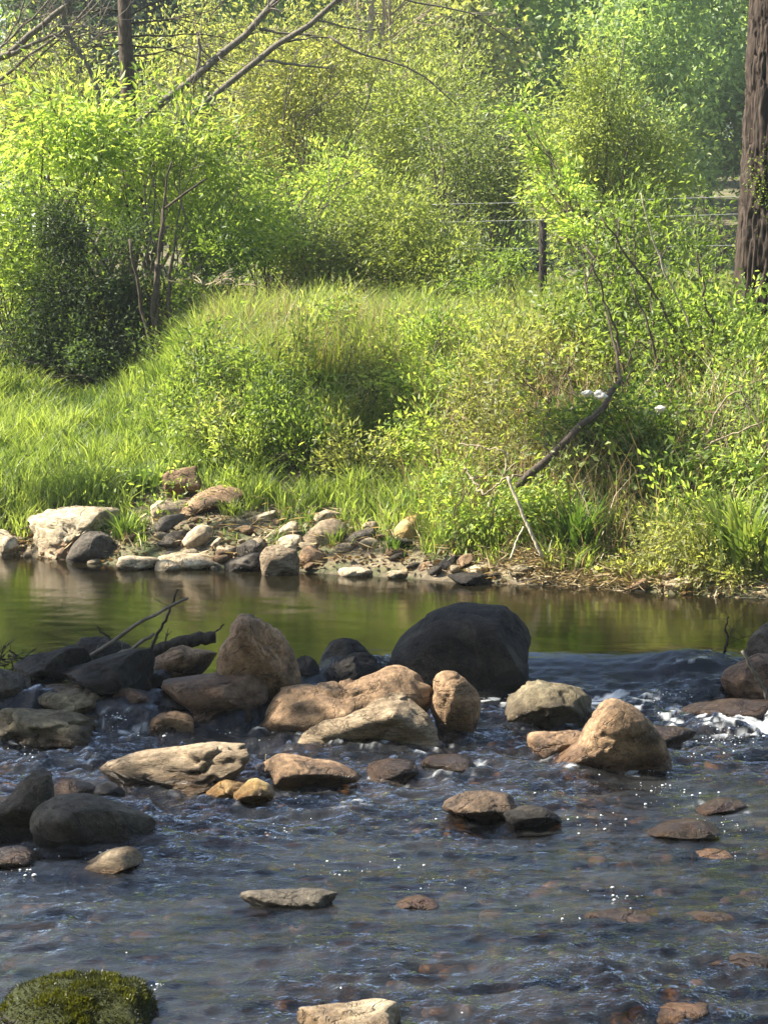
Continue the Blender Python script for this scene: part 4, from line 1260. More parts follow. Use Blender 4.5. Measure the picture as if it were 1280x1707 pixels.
# --- the brushy right bank
RB = 'shrubs crowding the right bank'
plant('shrub', 'tall loose shrub with dark crossing stems in front of the olive tree', 'shrub', [blob(1040, 450, 100, 90, 20, .7), blob(980, 520, 80, 60, 19.5), blob(1090, 540, 80, 70, 19.5), blob(1010, 600, 70, 60, 19), blob(1060, 380, 60, 50, 20.3)], 'leaf_mid', 31, size=0.057, wid=.45, cover=1.76, clump=.12, trunk=.02, roots=5, splay=.3, group=RB, root=(2.25, 19), limbs=26, tintbias=.12)
plant('shrub', 'bushy green shrub filling the bank between the crooked branch and the trunk', 'shrub', [blob(1120, 620, 80, 60, 18.6, .8), blob(1180, 560, 70, 60, 19.2, .8), blob(1060, 580, 60, 60, 18.8), blob(1240, 600, 60, 50, 18.8), blob(1150, 480, 60, 60, 19.8)], 'leaf_mid', 40, size=0.058, wid=.42, cover=1.5, clump=.12, trunk=.014, roots=6, splay=.3, group=RB, root=(2.6, 18.7), limbs=22, tintbias=.15)
plant('shrub', 'pale leaved shrub spreading left of the crooked branch at mid height', 'shrub', [blob(940, 600, 70, 50, 18.8), blob(900, 680, 60, 60, 18.0), blob(960, 540, 60, 50, 19.4), blob(930, 770, 40, 40, 17.0)], 'leaf_pale', 41, size=0.055, wid=.4, cover=1.2, clump=.11, trunk=.010, roots=6, splay=.3, group=RB, root=(1.5, 18.4), limbs=20)
plant('shrub', 'leafy green shrub low at the right edge above the bright blade clump', 'shrub', [blob(1230, 780, 70, 60, 16.9), blob(1270, 690, 50, 60, 17.5), blob(1160, 830, 50, 50, 16.6)], 'leaf_bright', 42, size=0.055, wid=.4, cover=1.2, clump=.10, trunk=.010, roots=5, splay=.25, group=RB, root=(2.75, 16.9), limbs=16)
plant('shrub', 'leafy shrub at the foot of the thick trunk', 'shrub', [blob(1210, 560, 80, 55, 19.5, .8), blob(1260, 530, 40, 40, 19.8), blob(1170, 620, 80, 60, 19)], 'leaf_bright', 32, size=0.063, cover=1.86, clump=.12, trunk=.015, roots=4, splay=.25, group=RB, root=(2.95, 19), limbs=16)
plant('shrub', 'shaded green shrub low on the right bank behind the sedge clump', 'shrub', [blob(1060, 720, 90, 80, 17.6, .8), blob(1010, 790, 70, 60, 17.2), blob(1110, 800, 70, 60, 17.2), blob(960, 700, 60, 50, 17.8)], 'leaf_mid', 33, size=0.052, wid=.5, cover=2.51, clump=.10, trunk=.012, roots=5, splay=.3, group=RB, root=(1.95, 17.3), limbs=18, tintbias=-.1)
plant('shrub', 'yellow tinged weedy bush left of the dark fallen branch', 'shrub', [blob(830, 620, 60, 60, 19), blob(800, 700, 60, 60, 18.3), blob(880, 590, 60, 50, 19.4), blob(850, 760, 60, 60, 17.7)], 'leaf_yellow', 34, size=0.052, wid=.36, cover=1.96, clump=.10, trunk=.008, roots=7, splay=.35, group=RB, root=(.95, 18.6), limbs=18)
plant('shrub', 'fresh green weedy bush in the middle of the slope', 'shrub', [blob(740, 570, 70, 50, 20), blob(700, 640, 60, 50, 19.4), blob(760, 650, 60, 50, 19.2), blob(700, 730, 60, 50, 18.5)], 'leaf_bright', 35, size=0.052, wid=.34, cover=1.86, clump=.10, trunk=.008, roots=7, splay=.35, group=RB, root=(.45, 19.5), limbs=16)
plant('shrub', 'dry thinning shrub with brownish leaves at the right edge', 'shrub', [blob(1240, 660, 60, 70, 18.2), blob(1180, 720, 60, 60, 17.8), blob(1260, 740, 40, 40, 17.6)], 'leaf_grey', 36, stem='grey_stem', size=0.046, cover=1.30, clump=.10, trunk=.012, roots=5, splay=.2, group=RB, root=(2.75, 17.7), limbs=18)
plant('shrub', 'upright leafy bush with dark stems on the left flank of the mound', 'shrub', [blob(400, 620, 70, 80, 19.8, .8), blob(360, 690, 50, 60, 19.3), blob(440, 690, 60, 50, 19.2), blob(340, 600, 30, 60, 20)], 'leaf_mid', 37, size=0.057, wid=.34, cover=2.05, clump=.10, trunk=.010, roots=7, splay=.25, group=RB, root=(-1.3, 19.2), limbs=18, tintbias=.2)
plant('shrub', 'low green weeds around the bleached pole at the waterline', 'shrub', [blob(780, 860, 60, 45, 16.9), blob(850, 850, 50, 50, 16.7), blob(740, 810, 50, 40, 17.5), blob(910, 830, 40, 50, 16.7)], 'leaf_bright', 38, size=0.046, wid=.4, cover=1.86, clump=.09, trunk=.006, roots=6, splay=.25, group=RB, root=(.8, 16.9), limbs=14)
plant('shrub', 'yellow green trailing weeds spread over the lower right shore', 'shrub', [blob(1150, 900, 80, 36, 16.0), blob(1200, 940, 70, 30, 15.8), blob(1100, 910, 50, 26, 16.1)], 'leaf_yellow', 39, size=0.040, wid=.4, cover=2.05, clump=.08, trunk=.005, roots=6, splay=.3, group=RB, root=(2.3, 16.1), limbs=12)

for k in range(18):
    rq = np.random.default_rng(700 + k)
    xx = rq.uniform(-1.9, 1.2)
    tt = rq.uniform(1.5, 5.2)
    yy = float(bank_edge(xx)) + tt
    c = np.array([xx, yy, gz(xx, yy) + .2])
    plant('weed', ['leafy green weed standing in the grass of the mound', 'pale leafy weed standing in the grass of the mound', 'yellowish weed standing in the grass of the mound'][k % 3], 'weed', [(c, np.array([.22, .2, .24])), (c + [rq.normal() * .15, 0, .2], np.array([.14, .14, .2]))], ['leaf_mid', 'leaf_pale', 'leaf_yellow'][k % 3], 720 + k, size=.05, wid=.36, cover=1.1, clump=.07, trunk=.006, roots=4, splay=.12, group='weeds standing in the mound grass', limbs=8, vertical=.5, twigless=True)

# --- clumps of blades
def clump_of(label, px, py, h, n, spread, lean, mat, seed, w=0.016, Y=None, group='clumps of long bladed plants on the far bank', name='grass_clump', cat='grass clump'):
    rng = np.random.default_rng(seed)
    hit = surf_hit(px, py) if Y is None else np.array([*P(px, py, Y)[:2], 0])
    hit[2] = gz(hit[0], hit[1])
    b = MB()
    an = rng.uniform(0, 6.28, n)
    ra = np.abs(rng.normal(size=n)) * spread * .35
    pts = np.stack([hit[0] + np.cos(an) * ra, hit[1] + np.sin(an) * ra, np.full(n, hit[2] - .02)], 1)
    L = h * rng.uniform(.55, 1.1, n)
    out_ = np.stack([np.cos(an), np.sin(an), np.zeros(n)], 1)
    side = np.stack([-np.sin(an), np.cos(an), np.zeros(n)], 1)
    s = np.linspace(0, 1, 6)
    le = lean * rng.uniform(.3, 1.3, n)
    V = []
    for t in s:
        c = pts + np.array([0, 0, 1.]) * (L * (t - .45 * le * t ** 3))[:, None] + out_ * (L * le * t ** 1.8 * .8)[:, None]
        ww = w * (1 - t ** 2.2) * rng.uniform(.95, 1.05) + .0006
        V += [c - side * ww / 2, c + side * ww / 2]
    V = np.stack(V, 1).reshape(-1, 3)
    base = np.arange(n)[:, None] * 12
    T = []
    for k in range(5):
        T += [base + np.array([[2 * k, 2 * k + 1, 2 * k + 3]]), base + np.array([[2 * k, 2 * k + 3, 2 * k + 2]])]
    b.add(V, np.concatenate(T), np.repeat(rng.random(n), 12))
    return tag(link(name, b.mesh('blades', hit), M[mat], None, hit), label, cat, group)


clump_of('big dark green sedge clump at the water edge below the fallen branch', 955, 925, .62, 260, .28, .75, 'grass_deep', 51, .016)
clump_of('broad bladed bright green clump at the right edge by the water', 1240, 950, .75, 240, .42, .9, 'grass', 52, .028)
clump_of('second bright broad bladed clump just behind the right edge one', 1205, 900, .6, 160, .35, .85, 'grass', 53, .022)
clump_of('blue green arching clump at the foot of the mound by the pale stone', 535, 757, .48, 220, .25, .85, 'grass_deep', 54, .014)
clump_of('dark green tuft over the small cream stone on the left', 205, 890, .28, 160, .22, .9, 'grass_deep', 55, .009)
clump_of('deep green tuft left of the square block of stone', 235, 815, .36, 200, .25, .85, 'grass_deep', 56, .009)
clump_of('short grass tuft between the leaning cream slab and the rounded tan stone', 385, 862, .2, 140, .2, .9, 'grass', 57, .007)
clump_of('tuft of grass in front of the tilted grey slab', 555, 915, .22, 120, .18, .8, 'grass', 58, .007)
clump_of('grass tuft at the upper end of the stony shore below the mound', 440, 835, .25, 160, .28, .8, 'grass', 59, .008)
clump_of('green tuft right of the orange stone', 725, 905, .26, 150, .22, .9, 'grass', 60, .008)
clump_of('small leafy tuft in front of the orange stone', 655, 925, .18, 120, .22, .9, 'grass_deep', 61, .008)
clump_of('arching green tuft at the foot of the shaded right shrub', 1100, 890, .35, 140, .25, .9, 'grass_deep', 62, .012)
clump_of('grey green tuft in the grass of the left shelf', 160, 690, .3, 160, .3, .8, 'grass_deep', 63, .012)
clump_of('low leafy tuft at the corner between shelf and mound', 275, 650, .35, 140, .3, .7, 'grass_deep', 64, .014)
clump_of('tuft over the left end of the square block', 262, 800, .28, 120, .15, .9, 'grass', 65, .008)

# --- grass covering the far bank
rg = np.random.default_rng(77)
n = 210000
x = rg.uniform(-4.4, 4.6, n)
t = rg.uniform(.2, 8.5, n)
y = bank_edge(x) + t
q = np.stack([x * 1.6, y * 1.6, np.zeros(n)], 1)
pt = fbm(q, 3, 81)
left = 1 - sstep(-2.0, -1.2, x + .12 * (t - 2))
right = sstep(.7, 1.5, x)
dens = sstep(.7, 1.5, t + .5 * pt) * (1 - .62 * right) * np.clip(.85 + .9 * pt, .25, 1)
dens = np.maximum(dens, .42 * sstep(.15, .4, t + .3 * pt))
dens *= 1 - .8 * np.exp(-((x + .02) / .3) ** 2 - ((t - 2.5) / .7) ** 2)
for sx_, sy_, sr_ in STONES:
    dens *= np.where(((x - sx_) / (sr_ * 1.05)) ** 2 + ((y - sy_ + .22) / (sr_ * .8 + .35)) ** 2 < 1, .03, 1)
k = rg.random(n) < dens
x, y, t, pt, left, right = x[k], y[k], t[k], pt[k], left[k], right[k]
n = len(x)
z = ground_z(x, y)
hgt = (left * (.17 + .05 * sstep(1.2, 2, t) * -1 + .06) + (1 - left) * np.interp(t, [.5, 1.5, 3, 4.5, 6], [.14, .2, .24, .30, .32])) * rg.uniform(.55, 1.35, n) * (1 + .5 * pt)
b = MB()
tint = np.clip(.5 + .7 * pt + .35 * fbm(np.stack([x * 7, y * 7, x * 0], 1), 2, 83) + rg.normal(size=n) * .25, 0, 1)
hgt = hgt * (1 + .7 * fbm(np.stack([x * 5, y * 5, x * 0], 1), 2, 84))
b.blades(np.stack([x, y, z - .01], 1), hgt, rg.uniform(.007, .016, n), (0.45, 1.0, (.12, -.1, 0)), rg, tint)
print('grass blades', n)
tag(link('grass', b.mesh('grass'), M['grass']), 'fresh green grass covering the far bank and the mound', 'grass', kind='stuff')

# seeding grass on the mound and the meadow behind
b = MB()
n = 26000
x = rg.uniform(-2.0, 4.2, n)
t = rg.uniform(3.2, 7.5, n)
y = bank_edge(x) + t
k = rg.random(n) < np.clip(.5 + fbm(np.stack([x, y, x * 0], 1), 2, 6), .1, 1) * sstep(-2, -1, x)
x, y = x[k], y[k]
b.blades(np.stack([x, y, ground_z(x, y)], 1), rg.uniform(.15, .5, len(x)), rg.uniform(.006, .013, len(x)), .28, rg)
n = 30000
x = rg.uniform(-9, 9, n)
y = rg.uniform(22, 40, n)
k = (y - bank_edge(x) > 6)
x, y = x[k], y[k]
b.blades(np.stack([x, y, ground_z(x, y)], 1), rg.uniform(.25, .5, len(x)), .016, .3, rg)
tag(link('tall_grass', b.mesh('tall_grass'), M['grass_pale']), 'tall seeding grass along the top of the mound and meadow', 'grass', kind='stuff')

# broad leaved weeds
b = MB()
n = 70000
x = rg.uniform(-2.6, 4.3, n)
t = rg.uniform(.5, 5.5, n)
y = bank_edge(x) + t
w = fbm(np.stack([x * 2.2, y * 2.2, x * 0], 1), 3, 16)
k = rg.random(n) < np.clip(.1 + 2.2 * w, 0, 1) * (.3 + .7 * sstep(-.2, .8, x))
x, y, w = x[k], y[k], w[k]
n = len(x)
z = ground_z(x, y) + rg.uniform(.02, .34, n) * (.5 + 2.2 * np.clip(w, 0, 1))
d = rg.normal(size=(n, 3)) + np.array([0, 0, .3])
b.leaves(np.stack([x, y, z], 1), d, .046, .4, rg)
tag(link('ground_cover', b.mesh('ground_cover'), M['leaf_bright']), 'leafy weeds mixed into the grass of the slope', 'weeds', kind='stuff')

# low green weeds reaching down to the water on the right
b = MB()
n = 16000
x = np.concatenate([rg.uniform(.5, 3.4, n // 2), rg.normal(2.4, .5, n // 2)])
t = rg.uniform(.12, 1.3, n)
y = bank_edge(x) + t
w = fbm(np.stack([x * 3.5, y * 3.5, x * 0], 1), 3, 36)
k = rg.random(n) < np.clip(.3 + 2 * w, 0, 1)
x, y, w = x[k], y[k], w[k]
z = ground_z(x, y) + rg.uniform(.01, .16, len(x)) * (.6 + 1.5 * np.clip(w, 0, 1))
b.leaves(np.stack([x, y, z], 1), rg.normal(size=(len(x), 3)) + np.array([0, 0, .3]), .045, .35, rg)
tag(link('undergrowth', b.mesh('undergrowth'), M['leaf_yellow']), 'low yellow green weeds growing down to the water on the right', 'weeds', kind='stuff')

# straw and dead leaves
b = MB()
n = 7000
x = np.concatenate([rg.normal(1.45, .35, 1800), rg.normal(2.2, .5, 900), rg.uniform(-3, 3.4, 1500), rg.normal(.85, .35, 2500)])
t = np.concatenate([np.abs(rg.normal(.35, .22, 1800)), np.abs(rg.normal(.5, .3, 900)), np.abs(rg.normal(.6, .4, 1500)), rg.normal(1.9, .6, 2500)])
y = bank_edge(x) + t
z = ground_z(x, y) + np.abs(rg.normal(size=len(x))) * .05
d = rg.normal(size=(len(x), 3)) * np.array([1, .8, .28])
b.leaves(np.stack([x, y, z], 1), d, .13, .03, rg)
tag(link('straw', b.mesh('straw'), M['straw']), 'dry straw and dead stalks along the right waterline', 'straw', kind='stuff')
b = MB()
n = 3500
x = rg.uniform(-3.5, 3.6, n)
t = np.abs(rg.normal(.4, .5, n))
y = bank_edge(x) + t
z = ground_z(x, y) + rg.uniform(0, .03, n)
b.leaves(np.stack([x, y, z], 1), rg.normal(size=(n, 3)) * np.array([1, 1, .25]), .05, .5, rg)
tag(link('leaf_litter', b.mesh('leaf_litter'), M['litter']), 'brown dead leaves littering the stony shore', 'leaf litter', kind='stuff')

# pale dead stalks standing among the brush
b = MB()
n = 2200
x = np.concatenate([rg.normal(1.2, .5, n // 2), rg.uniform(.3, 3.3, n // 2)])
y = bank_edge(x) + rg.uniform(.5, 3.4, n)
b.blades(np.stack([x, y, ground_z(x, y)], 1), rg.uniform(.25, .75, n), rg.uniform(.004, .009, n), .45, rg)
x = rg.uniform(-1.9, 1.6, 2600)
y = bank_edge(x) + rg.uniform(3.4, 6.5, 2600)
b.blades(np.stack([x, y, ground_z(x, y)], 1), rg.uniform(.35, .7, 2600), .005, .22, rg)
tag(link('dry_grass', b.mesh('dry_grass'), M['straw']), 'pale dead grass stalks standing among the brush and on the mound', 'dry grass', kind='stuff')

# --- thick trunk at the right edge
def trunk_mesh(base, top, r0, r1, seed, na=150, nz_=230, ridge=.045):
    th = np.linspace(0, 2 * np.pi, na, endpoint=False)
    s = np.linspace(0, 1, nz_)
    TH_, S_ = np.meshgrid(th, s)
    H = top[2] - base[2]
    flare = 1 + .35 * np.exp(-S_ * H / .25)
    r = (r0 + (r1 - r0) * S_) * flare
    zz = S_ * H
    p3 = np.stack([np.cos(TH_).ravel() * 9, np.sin(TH_).ravel() * 9, zz.ravel() * 1.8], 1)
    p3[:, :2] += .5 * fbm(np.stack([zz.ravel() * 3, TH_.ravel() * 2, zz.ravel() * 0], 1), 2, seed)[:, None]
    rd = np.abs(fbm(p3, 2, seed + 1)).reshape(r.shape)
    rd2 = fbm(p3 * np.array([2.5, 2.5, 6]), 3, seed + 2).reshape(r.shape)
    r = r - ridge * np.exp(-rd * 9) * 1.3 + ridge * .45 * rd2
    cx = base[0] + (top[0] - base[0]) * S_ + .04 * np.sin(S_ * 3)
    cyy = base[1] + (top[1] - base[1]) * S_
    V = np.stack([cx + r * np.cos(TH_), cyy + r * np.sin(TH_), base[2] + zz], 2).reshape(-1, 3)
    i = np.arange(nz_ - 1)[:, None] * na
    j = np.arange(na)[None, :]
    a, b_, c, d = (i + j).ravel(), (i + (j + 1) % na).ravel(), (i + na + (j + 1) % na).ravel(), (i + na + j).ravel()
    return V, np.stack([a, b_, c, d], 1)


TB = np.array([3.63, 21.0, gz(3.63, 21.0) - .1])
TT = np.array([3.74, 21.0, TB[2] + 6.5])
e = tag(link('tree', None, None, None, TB), 'thick furrowed tree trunk cut by the right edge', 'tree')
V, Q = trunk_mesh(TB, TT, .37, .30, 90)
link('trunk', mesh_np('trunk', V - TB, Q, True), M['bark'], e)
b, lv = MB(), MB()
rg = np.random.default_rng(91)
for k in range(9):
    an = k * .7 + rg.uniform(0, .4)
    en = TT + np.array([math.cos(an) * rg.uniform(1, 2.6) + .8, math.sin(an) * 2.0, rg.uniform(.4, 3.4)])
    pth = limb_path(TT - np.array([0, 0, rg.uniform(0, 1.2)]), en, rg, 8, .1, .2)
    b.tube(pth, np.linspace(.11, .02, 8), 7)
    for _ in range(4):
        c = en + rg.normal(size=3) * .5
        m_ = 260
        lv.leaves(c + rg.normal(size=(m_, 3)) * .3, rg.normal(size=(m_, 3)), .1, .5, rg)
link('limbs', b.mesh('limbs', TB, True), M['bark'], e)
link('crown', lv.mesh('crown', TB), M['leaf_mid'], e)
b = MB()
n = 420
zz = rg.normal(0, .14, n)
an = rg.normal(-1.9, .28, n) - zz * 1.2
c = P(1240, 320, 21)
b.leaves(np.stack([3.67 + .345 * np.cos(an), 21 + .345 * np.sin(an), c[2] + zz * 1.3], 1), np.stack([np.cos(an), np.sin(an), rg.normal(size=n) * .6 - .3], 1), .03, .5, rg)
link('ivy', b.mesh('ivy', TB), M['leaf_mid'], e)

# --- thin trunk, bare limbs at the top left
b = MB()
R0 = np.array([*P(212, 600, 27.5)[:2], 0])
R0[2] = gz(R0[0], R0[1])
top = P(208, -120, 27.5)
b.tube(np.array([R0 - [0, 0, .1], P(216, 300, 27.5), P(214, 150, 27.5), P(209, 60, 27.5), P(208, 0, 27.5), top]), [.11, .10, .092, .085, .08, .06], 14)
rg = np.random.default_rng(92)
for (px, py, dx, dz, L) in [(215, 75, -1, .15, .9), (214, 40, 1, .2, 1.2), (214, 62, 1, .05, 1.4), (212, 20, -1, .3, 1.3), (215, 55, -1, .12, 1.4), (214, 95, 1, .25, .9), (213, 30, 1, .5, 1.0), (212, 75, 1, -.05, 1.3), (210, -60, 1, .2, 1.4), (210, -80, -1, .3, 1.2)]:
    twigs(b, P(px, py, 27.5), (dx, rg.normal() * .4, dz), L, .014, 2, rg, .5, (2, 4), .01)
e = tag(link('tree', None, None, None, R0), 'slim straight dark trunk with bare side twigs at the upper left', 'tree')
link('trunk', b.mesh('trunk', R0, True), M['stem'], e)


def _pale_trunks():
    rq = np.random.default_rng(333)
    bb = MB()
    Y = 38
    o = np.array([*P(620, 400, Y)[:2], 0])
    o[2] = gz(o[0], o[1])
    for dx, r_ in ((-22, .06), (0, .075), (16, .05), (30, .045)):
        top_ = P(620 + dx * 1.1, -80, Y)
        pth = limb_path(o + np.array([dx * .008, 0, -.1]), top_, rq, 12, 0, .05)
        bb.tube(pth, np.linspace(r_, r_ * .6, 12), 8, .9)
        for _ in range(7):
            i = rq.integers(6, 12)
            twigs(bb, pth[i], rq.normal(size=3) * np.array([1, .5, .4]) + np.array([0, 0, .6]), rq.uniform(.8, 1.8), .016, 2, rq, .5, (2, 4))
    ee = tag(link('tree', None, None, None, o), 'group of slender pale leafless stems at the top centre', 'tree')
    link('trunk', bb.mesh('trunk', o, True), M['twig'], ee)


_pale_trunks()


def px_limb(mb, pts, Y, rad, rng, jit=.012, n=14, sides=8):
    q = np.array([P(a, c, Y if np.ndim(Y) == 0 else Y[i]) for i, (a, c) in enumerate(pts)])
    d = np.r_[0, np.cumsum(np.linalg.norm(np.diff(q, axis=0), axis=1))]
    s = np.linspace(0, d[-1], n)
    qq = np.stack([np.interp(s, d, q[:, k]) for k in range(3)], 1)
    qq[1:-1] += rng.normal(size=(n - 2, 3)) * jit
    mb.tube(qq, np.interp(s, d, np.linspace(rad[0], rad[1], len(q)) if len(rad) == 2 else rad), sides)
    return qq


for lab, main, Y, rad, subs, sd_ in [
    ('upper of two bare dead limbs slanting across the top of the picture', [(60, 420), (180, 250), (290, 152), (352, 105), (405, 60), (440, 25), (480, -20), (560, -110)], 26.6, [.045, .048, .048, .046, .042, .038, .036, .03],
     [([(330, 118), (334, 90), (330, 62)], .028), ([(432, 48), (480, 55), (520, 60), (560, 64)], .018), ([(345, 118), (365, 120), (384, 128)], .012), ([(337, 125), (337, 145), (340, 165)], .014), ([(446, 0), (462, 18), (470, 30)], .014)], 1),
    ('lower bare dead limb with side twigs slanting up to the right', [(120, 480), (230, 290), (330, 180), (390, 132), (438, 95), (480, 62), (525, 35), (560, 5), (640, -90)], 26.2, [.032, .036, .036, .036, .036, .034, .032, .028, .024],
     [([(440, 102), (490, 106), (530, 110), (553, 115)], .018), ([(530, 35), (560, 40), (600, 50), (640, 48)], .012), ([(548, 60), (580, 80), (620, 95), (670, 108), (720, 135), (760, 175)], .016), ([(345, 166), (380, 165), (410, 162)], .010), ([(350, 170), (358, 182), (372, 190)], .012), ([(480, 70), (520, 62), (545, 62)], .012), ([(345, 165), (300, 200), (270, 230)], .014), ([(560, 5), (600, -20), (700, 5), (790, 20), (860, 75)], .016)], 2),
]:
    rg = np.random.default_rng(95 + sd_)
    b = MB()
    q = px_limb(b, main, Y, rad, rg)
    foot = q[0]
    gzz = gz(foot[0] - 1.2, foot[1])
    b.tube(np.array([[foot[0] - 1.2, foot[1] + .2, gzz], foot]), [rad[0] * 1.1, rad[0]], 8)
    for pts, r in subs:
        s = px_limb(b, pts, Y + rg.normal() * .05, [r, r * .45], rg, .008, 8, 6)
        for _ in range(3):
            i = rg.integers(3, 7)
            twigs(b, s[i], (s[-1] - s[0]) + rg.normal(size=3) * .3, .35, r * .4, 1, rg, .6, (1, 3))
    for _ in range(24):
        i = rg.integers(5, 13)
        twigs(b, q[i], rg.normal(size=3) + np.array([.4, 0, .2]), rg.uniform(.3, .9), .008, 2, rg, .6, (1, 3))
    o = np.array([foot[0] - 1.2, foot[1] + .2, gzz])
    tag(link('dead_limb', b.mesh('limb', o, True), M['grey_stem'], None, o), lab, 'dead limb', 'bare dead limbs leaning over the thicket')

rg = np.random.default_rng(99)
b = MB()
for pts, r in [([(180, 330), (170, 180), (155, 130), (138, 95), (118, 65), (107, 35), (106, 0), (112, -60)], .03), ([(-60, 170), (0, 135), (40, 100), (95, 62), (140, 20), (170, -20)], .022), ([(-60, 115), (0, 100), (40, 70), (80, 35), (130, -10)], .05), ([(-20, 95), (10, 70), (40, 10), (50, -30)], .014),
               ([(-40, 110), (15, 65), (60, 25), (100, -20)], .018), ([(-30, 160), (40, 130), (90, 75), (150, 20), (200, -20)], .014), ([(88, 60), (130, 62), (160, 52), (190, 50)], .010), ([(20, 90), (60, 70), (100, 60)], .03)]:
    s = px_limb(b, pts, 26.3 + rg.normal() * .15, [r, r * .6], rg, .015, 10, 7)
    for _ in range(11):
        i = rg.integers(2, 9)
        twigs(b, s[i], rg.normal(size=3) * .8 + np.array([.3, 0, .3]), rg.uniform(.3, .7), .007, 2, rg, .6, (1, 3))
o = P(180, 330, 26.3)
o2 = np.array([o[0], o[1], gz(o[0], o[1])])
b.tube(np.array([o2, P(185, 450, 26.3), o]), [.045, .04, .03], 7)
b.tube(np.array([[-5.6, 26.5, gz(-5.6, 26.5)], P(-90, 300, 26.4), P(-60, 170, 26.3), P(-60, 115, 26.3)]), [.12, .1, .08, .05], 8)
tag(link('bare_tree', b.mesh('bare_tree', o2, True), M['grey_stem'], None, o2), 'bare twiggy tree with a curved dark limb in the top left corner', 'tree')

# --- branches lying on the right bank
rg = np.random.default_rng(101)


def branch(label, main, Y, rad, mat, name='dead_branch', cat='dead branch', tw=6, group='dead branches on the right bank', jit=.012, twl=.25):
    b = MB()
    q = px_limb(b, main, Y, rad, rg, jit, 16, 8)
    for _ in range(tw):
        i = rg.integers(3, 15)
        twigs(b, q[i], rg.normal(size=3) + np.array([0, 0, .4]), rg.uniform(.4, 1.2) * twl, max(rad) * .22, 1, rg, .6, (1, 2))
    return tag(link(name, b.mesh('branch', q[0], True), M[mat], None, q[0]), label, cat, group)


branch('dark crooked fallen branch slanting up through the brush', [(862, 812), (890, 785), (925, 752), (962, 722), (990, 695), (1015, 665), (1030, 640), (1034, 615), (1018, 560), (1008, 520)], [16.7, 16.8, 17, 17.1, 17.2, 17.3, 17.4, 17.5, 17.7, 17.8], [.03, .03, .03, .028, .026, .024, .022, .016, .01, .007], 'stem', tw=8)
branch('bleached pole propped against the bank at the water edge', [(846, 795), (860, 830), (880, 878), (904, 930)], [16.35, 16.3, 16.25, 16.2], [.012, .013, .014, .014], 'pale_wood', tw=0, jit=.003)
branch('thin pale stick crossing the foot of the bleached pole', [(872, 878), (860, 905), (850, 932)], [16.2, 16.15, 16.1], [.007, .008, .008], 'pale_wood', tw=0, jit=.002)
branch('pale stick forking left from the top of the bleached pole', [(870, 792), (846, 797), (825, 812), (806, 825)], [16.4, 16.35, 16.35, 16.3], [.007, .008, .007, .005], 'twig', tw=1)
branch('grey broken stick standing among dry stalks left of the pole', [(765, 740), (800, 745), (838, 748), (842, 790)], [16.8, 16.7, 16.6, 16.5], [.005, .006, .006, .006], 'twig', tw=6)
branch('thin grey stick hanging toward the pale fork', [(775, 780), (790, 800), (806, 826)], [16.6, 16.5, 16.35], [.008, .009, .010], 'twig', tw=2)
branch('long pale cane leaning across the brush', [(1160, 580), (1140, 520), (1110, 460), (1088, 400), (1072, 340), (1068, 322)], [18.9, 18.9, 18.8, 18.8, 18.7, 18.7], [.010, .010, .009, .008, .006, .004], 'pale_wood', tw=0, jit=.004)
branch('grey horizontal dead branch in the middle of the right brush', [(1040, 680), (1080, 686), (1120, 692), (1160, 684), (1200, 690)], 17.6, [.014, .016, .016, .013, .01], 'twig', tw=8)
branch('tangle of dry roots hanging above the bright right clump', [(1130, 800), (1150, 770), (1190, 735), (1230, 720), (1275, 700)], 17.0, [.010, .010, .009, .008, .006], 'twig', tw=22, twl=.35)
branch('arched bundle of withered stalks at the right edge', [(1150, 790), (1180, 720), (1210, 660), (1235, 650), (1245, 690), (1240, 740)], 17.1, [.007, .007, .007, .006, .005, .004], 'twig', tw=16, twl=.3)
branch('pale forked twig beside the thick trunk', [(1140, 455), (1165, 470), (1190, 470), (1200, 462)], 19.8, [.01, .012, .012, .012], 'twig', tw=8)
for k, (pts, Y, r) in enumerate([([(1180, 640), (1130, 560), (1090, 490), (1040, 420), (1000, 360)], 18.8, .016), ([(1040, 640), (1030, 560), (1005, 500), (985, 430)], 18.6, .014), ([(1140, 780), (1120, 700), (1100, 620), (1080, 540), (1050, 470)], 18.3, .016), ([(1195, 600), (1185, 540), (1170, 470), (1160, 420)], 19, .016), ([(1050, 700), (1045, 620), (1060, 560)], 18, .012)]):
    branch(['dark slanting stem rising left through the tall loose shrub', 'dark upright stem near the fence post side of the loose shrub', 'long dark stem rising from the shaded shrub', 'dark stem rising beside the thick trunk', 'short dark stem behind the crooked fallen branch'][k], pts, Y, [r, r * .45], 'stem', 'stem', 'plant stem', tw=7, group='bare stems in the right brush', twl=.4)

# scraps of white litter snagged in the brush
for k, (px, py, s) in enumerate([(978, 656, .028), (1000, 659, .036), (1100, 682, .026)]):
    S, T = ico(3)
    V = S * np.array([1.3, .8, .8]) * s
    V = V * (1 + .9 * fbm(S * 2.2 + k * 5, 3, 60 + k))[:, None]
    c = P(px, py, 16.85)
    if k == 0:
        m, nt, out = new_mat('crumpled_white')
        pb = N(nt, 'ShaderNodeBsdfPrincipled')
        pb.inputs['Base Color'].default_value = (.72, .66, .56, 1)
        pb.inputs['Roughness'].default_value = .6
        nt.links.new(pb.outputs[0], out.inputs[0])
        M['white'] = m
    tag(link('litter_scrap', mesh_np('scrap', V, T, True), M['white'], None, c), ['small white scrap snagged left of the crooked branch', 'larger white scrap touching the crooked branch', 'white scrap on the grey horizontal branch'][k], 'scrap', 'white scraps caught in the brush')

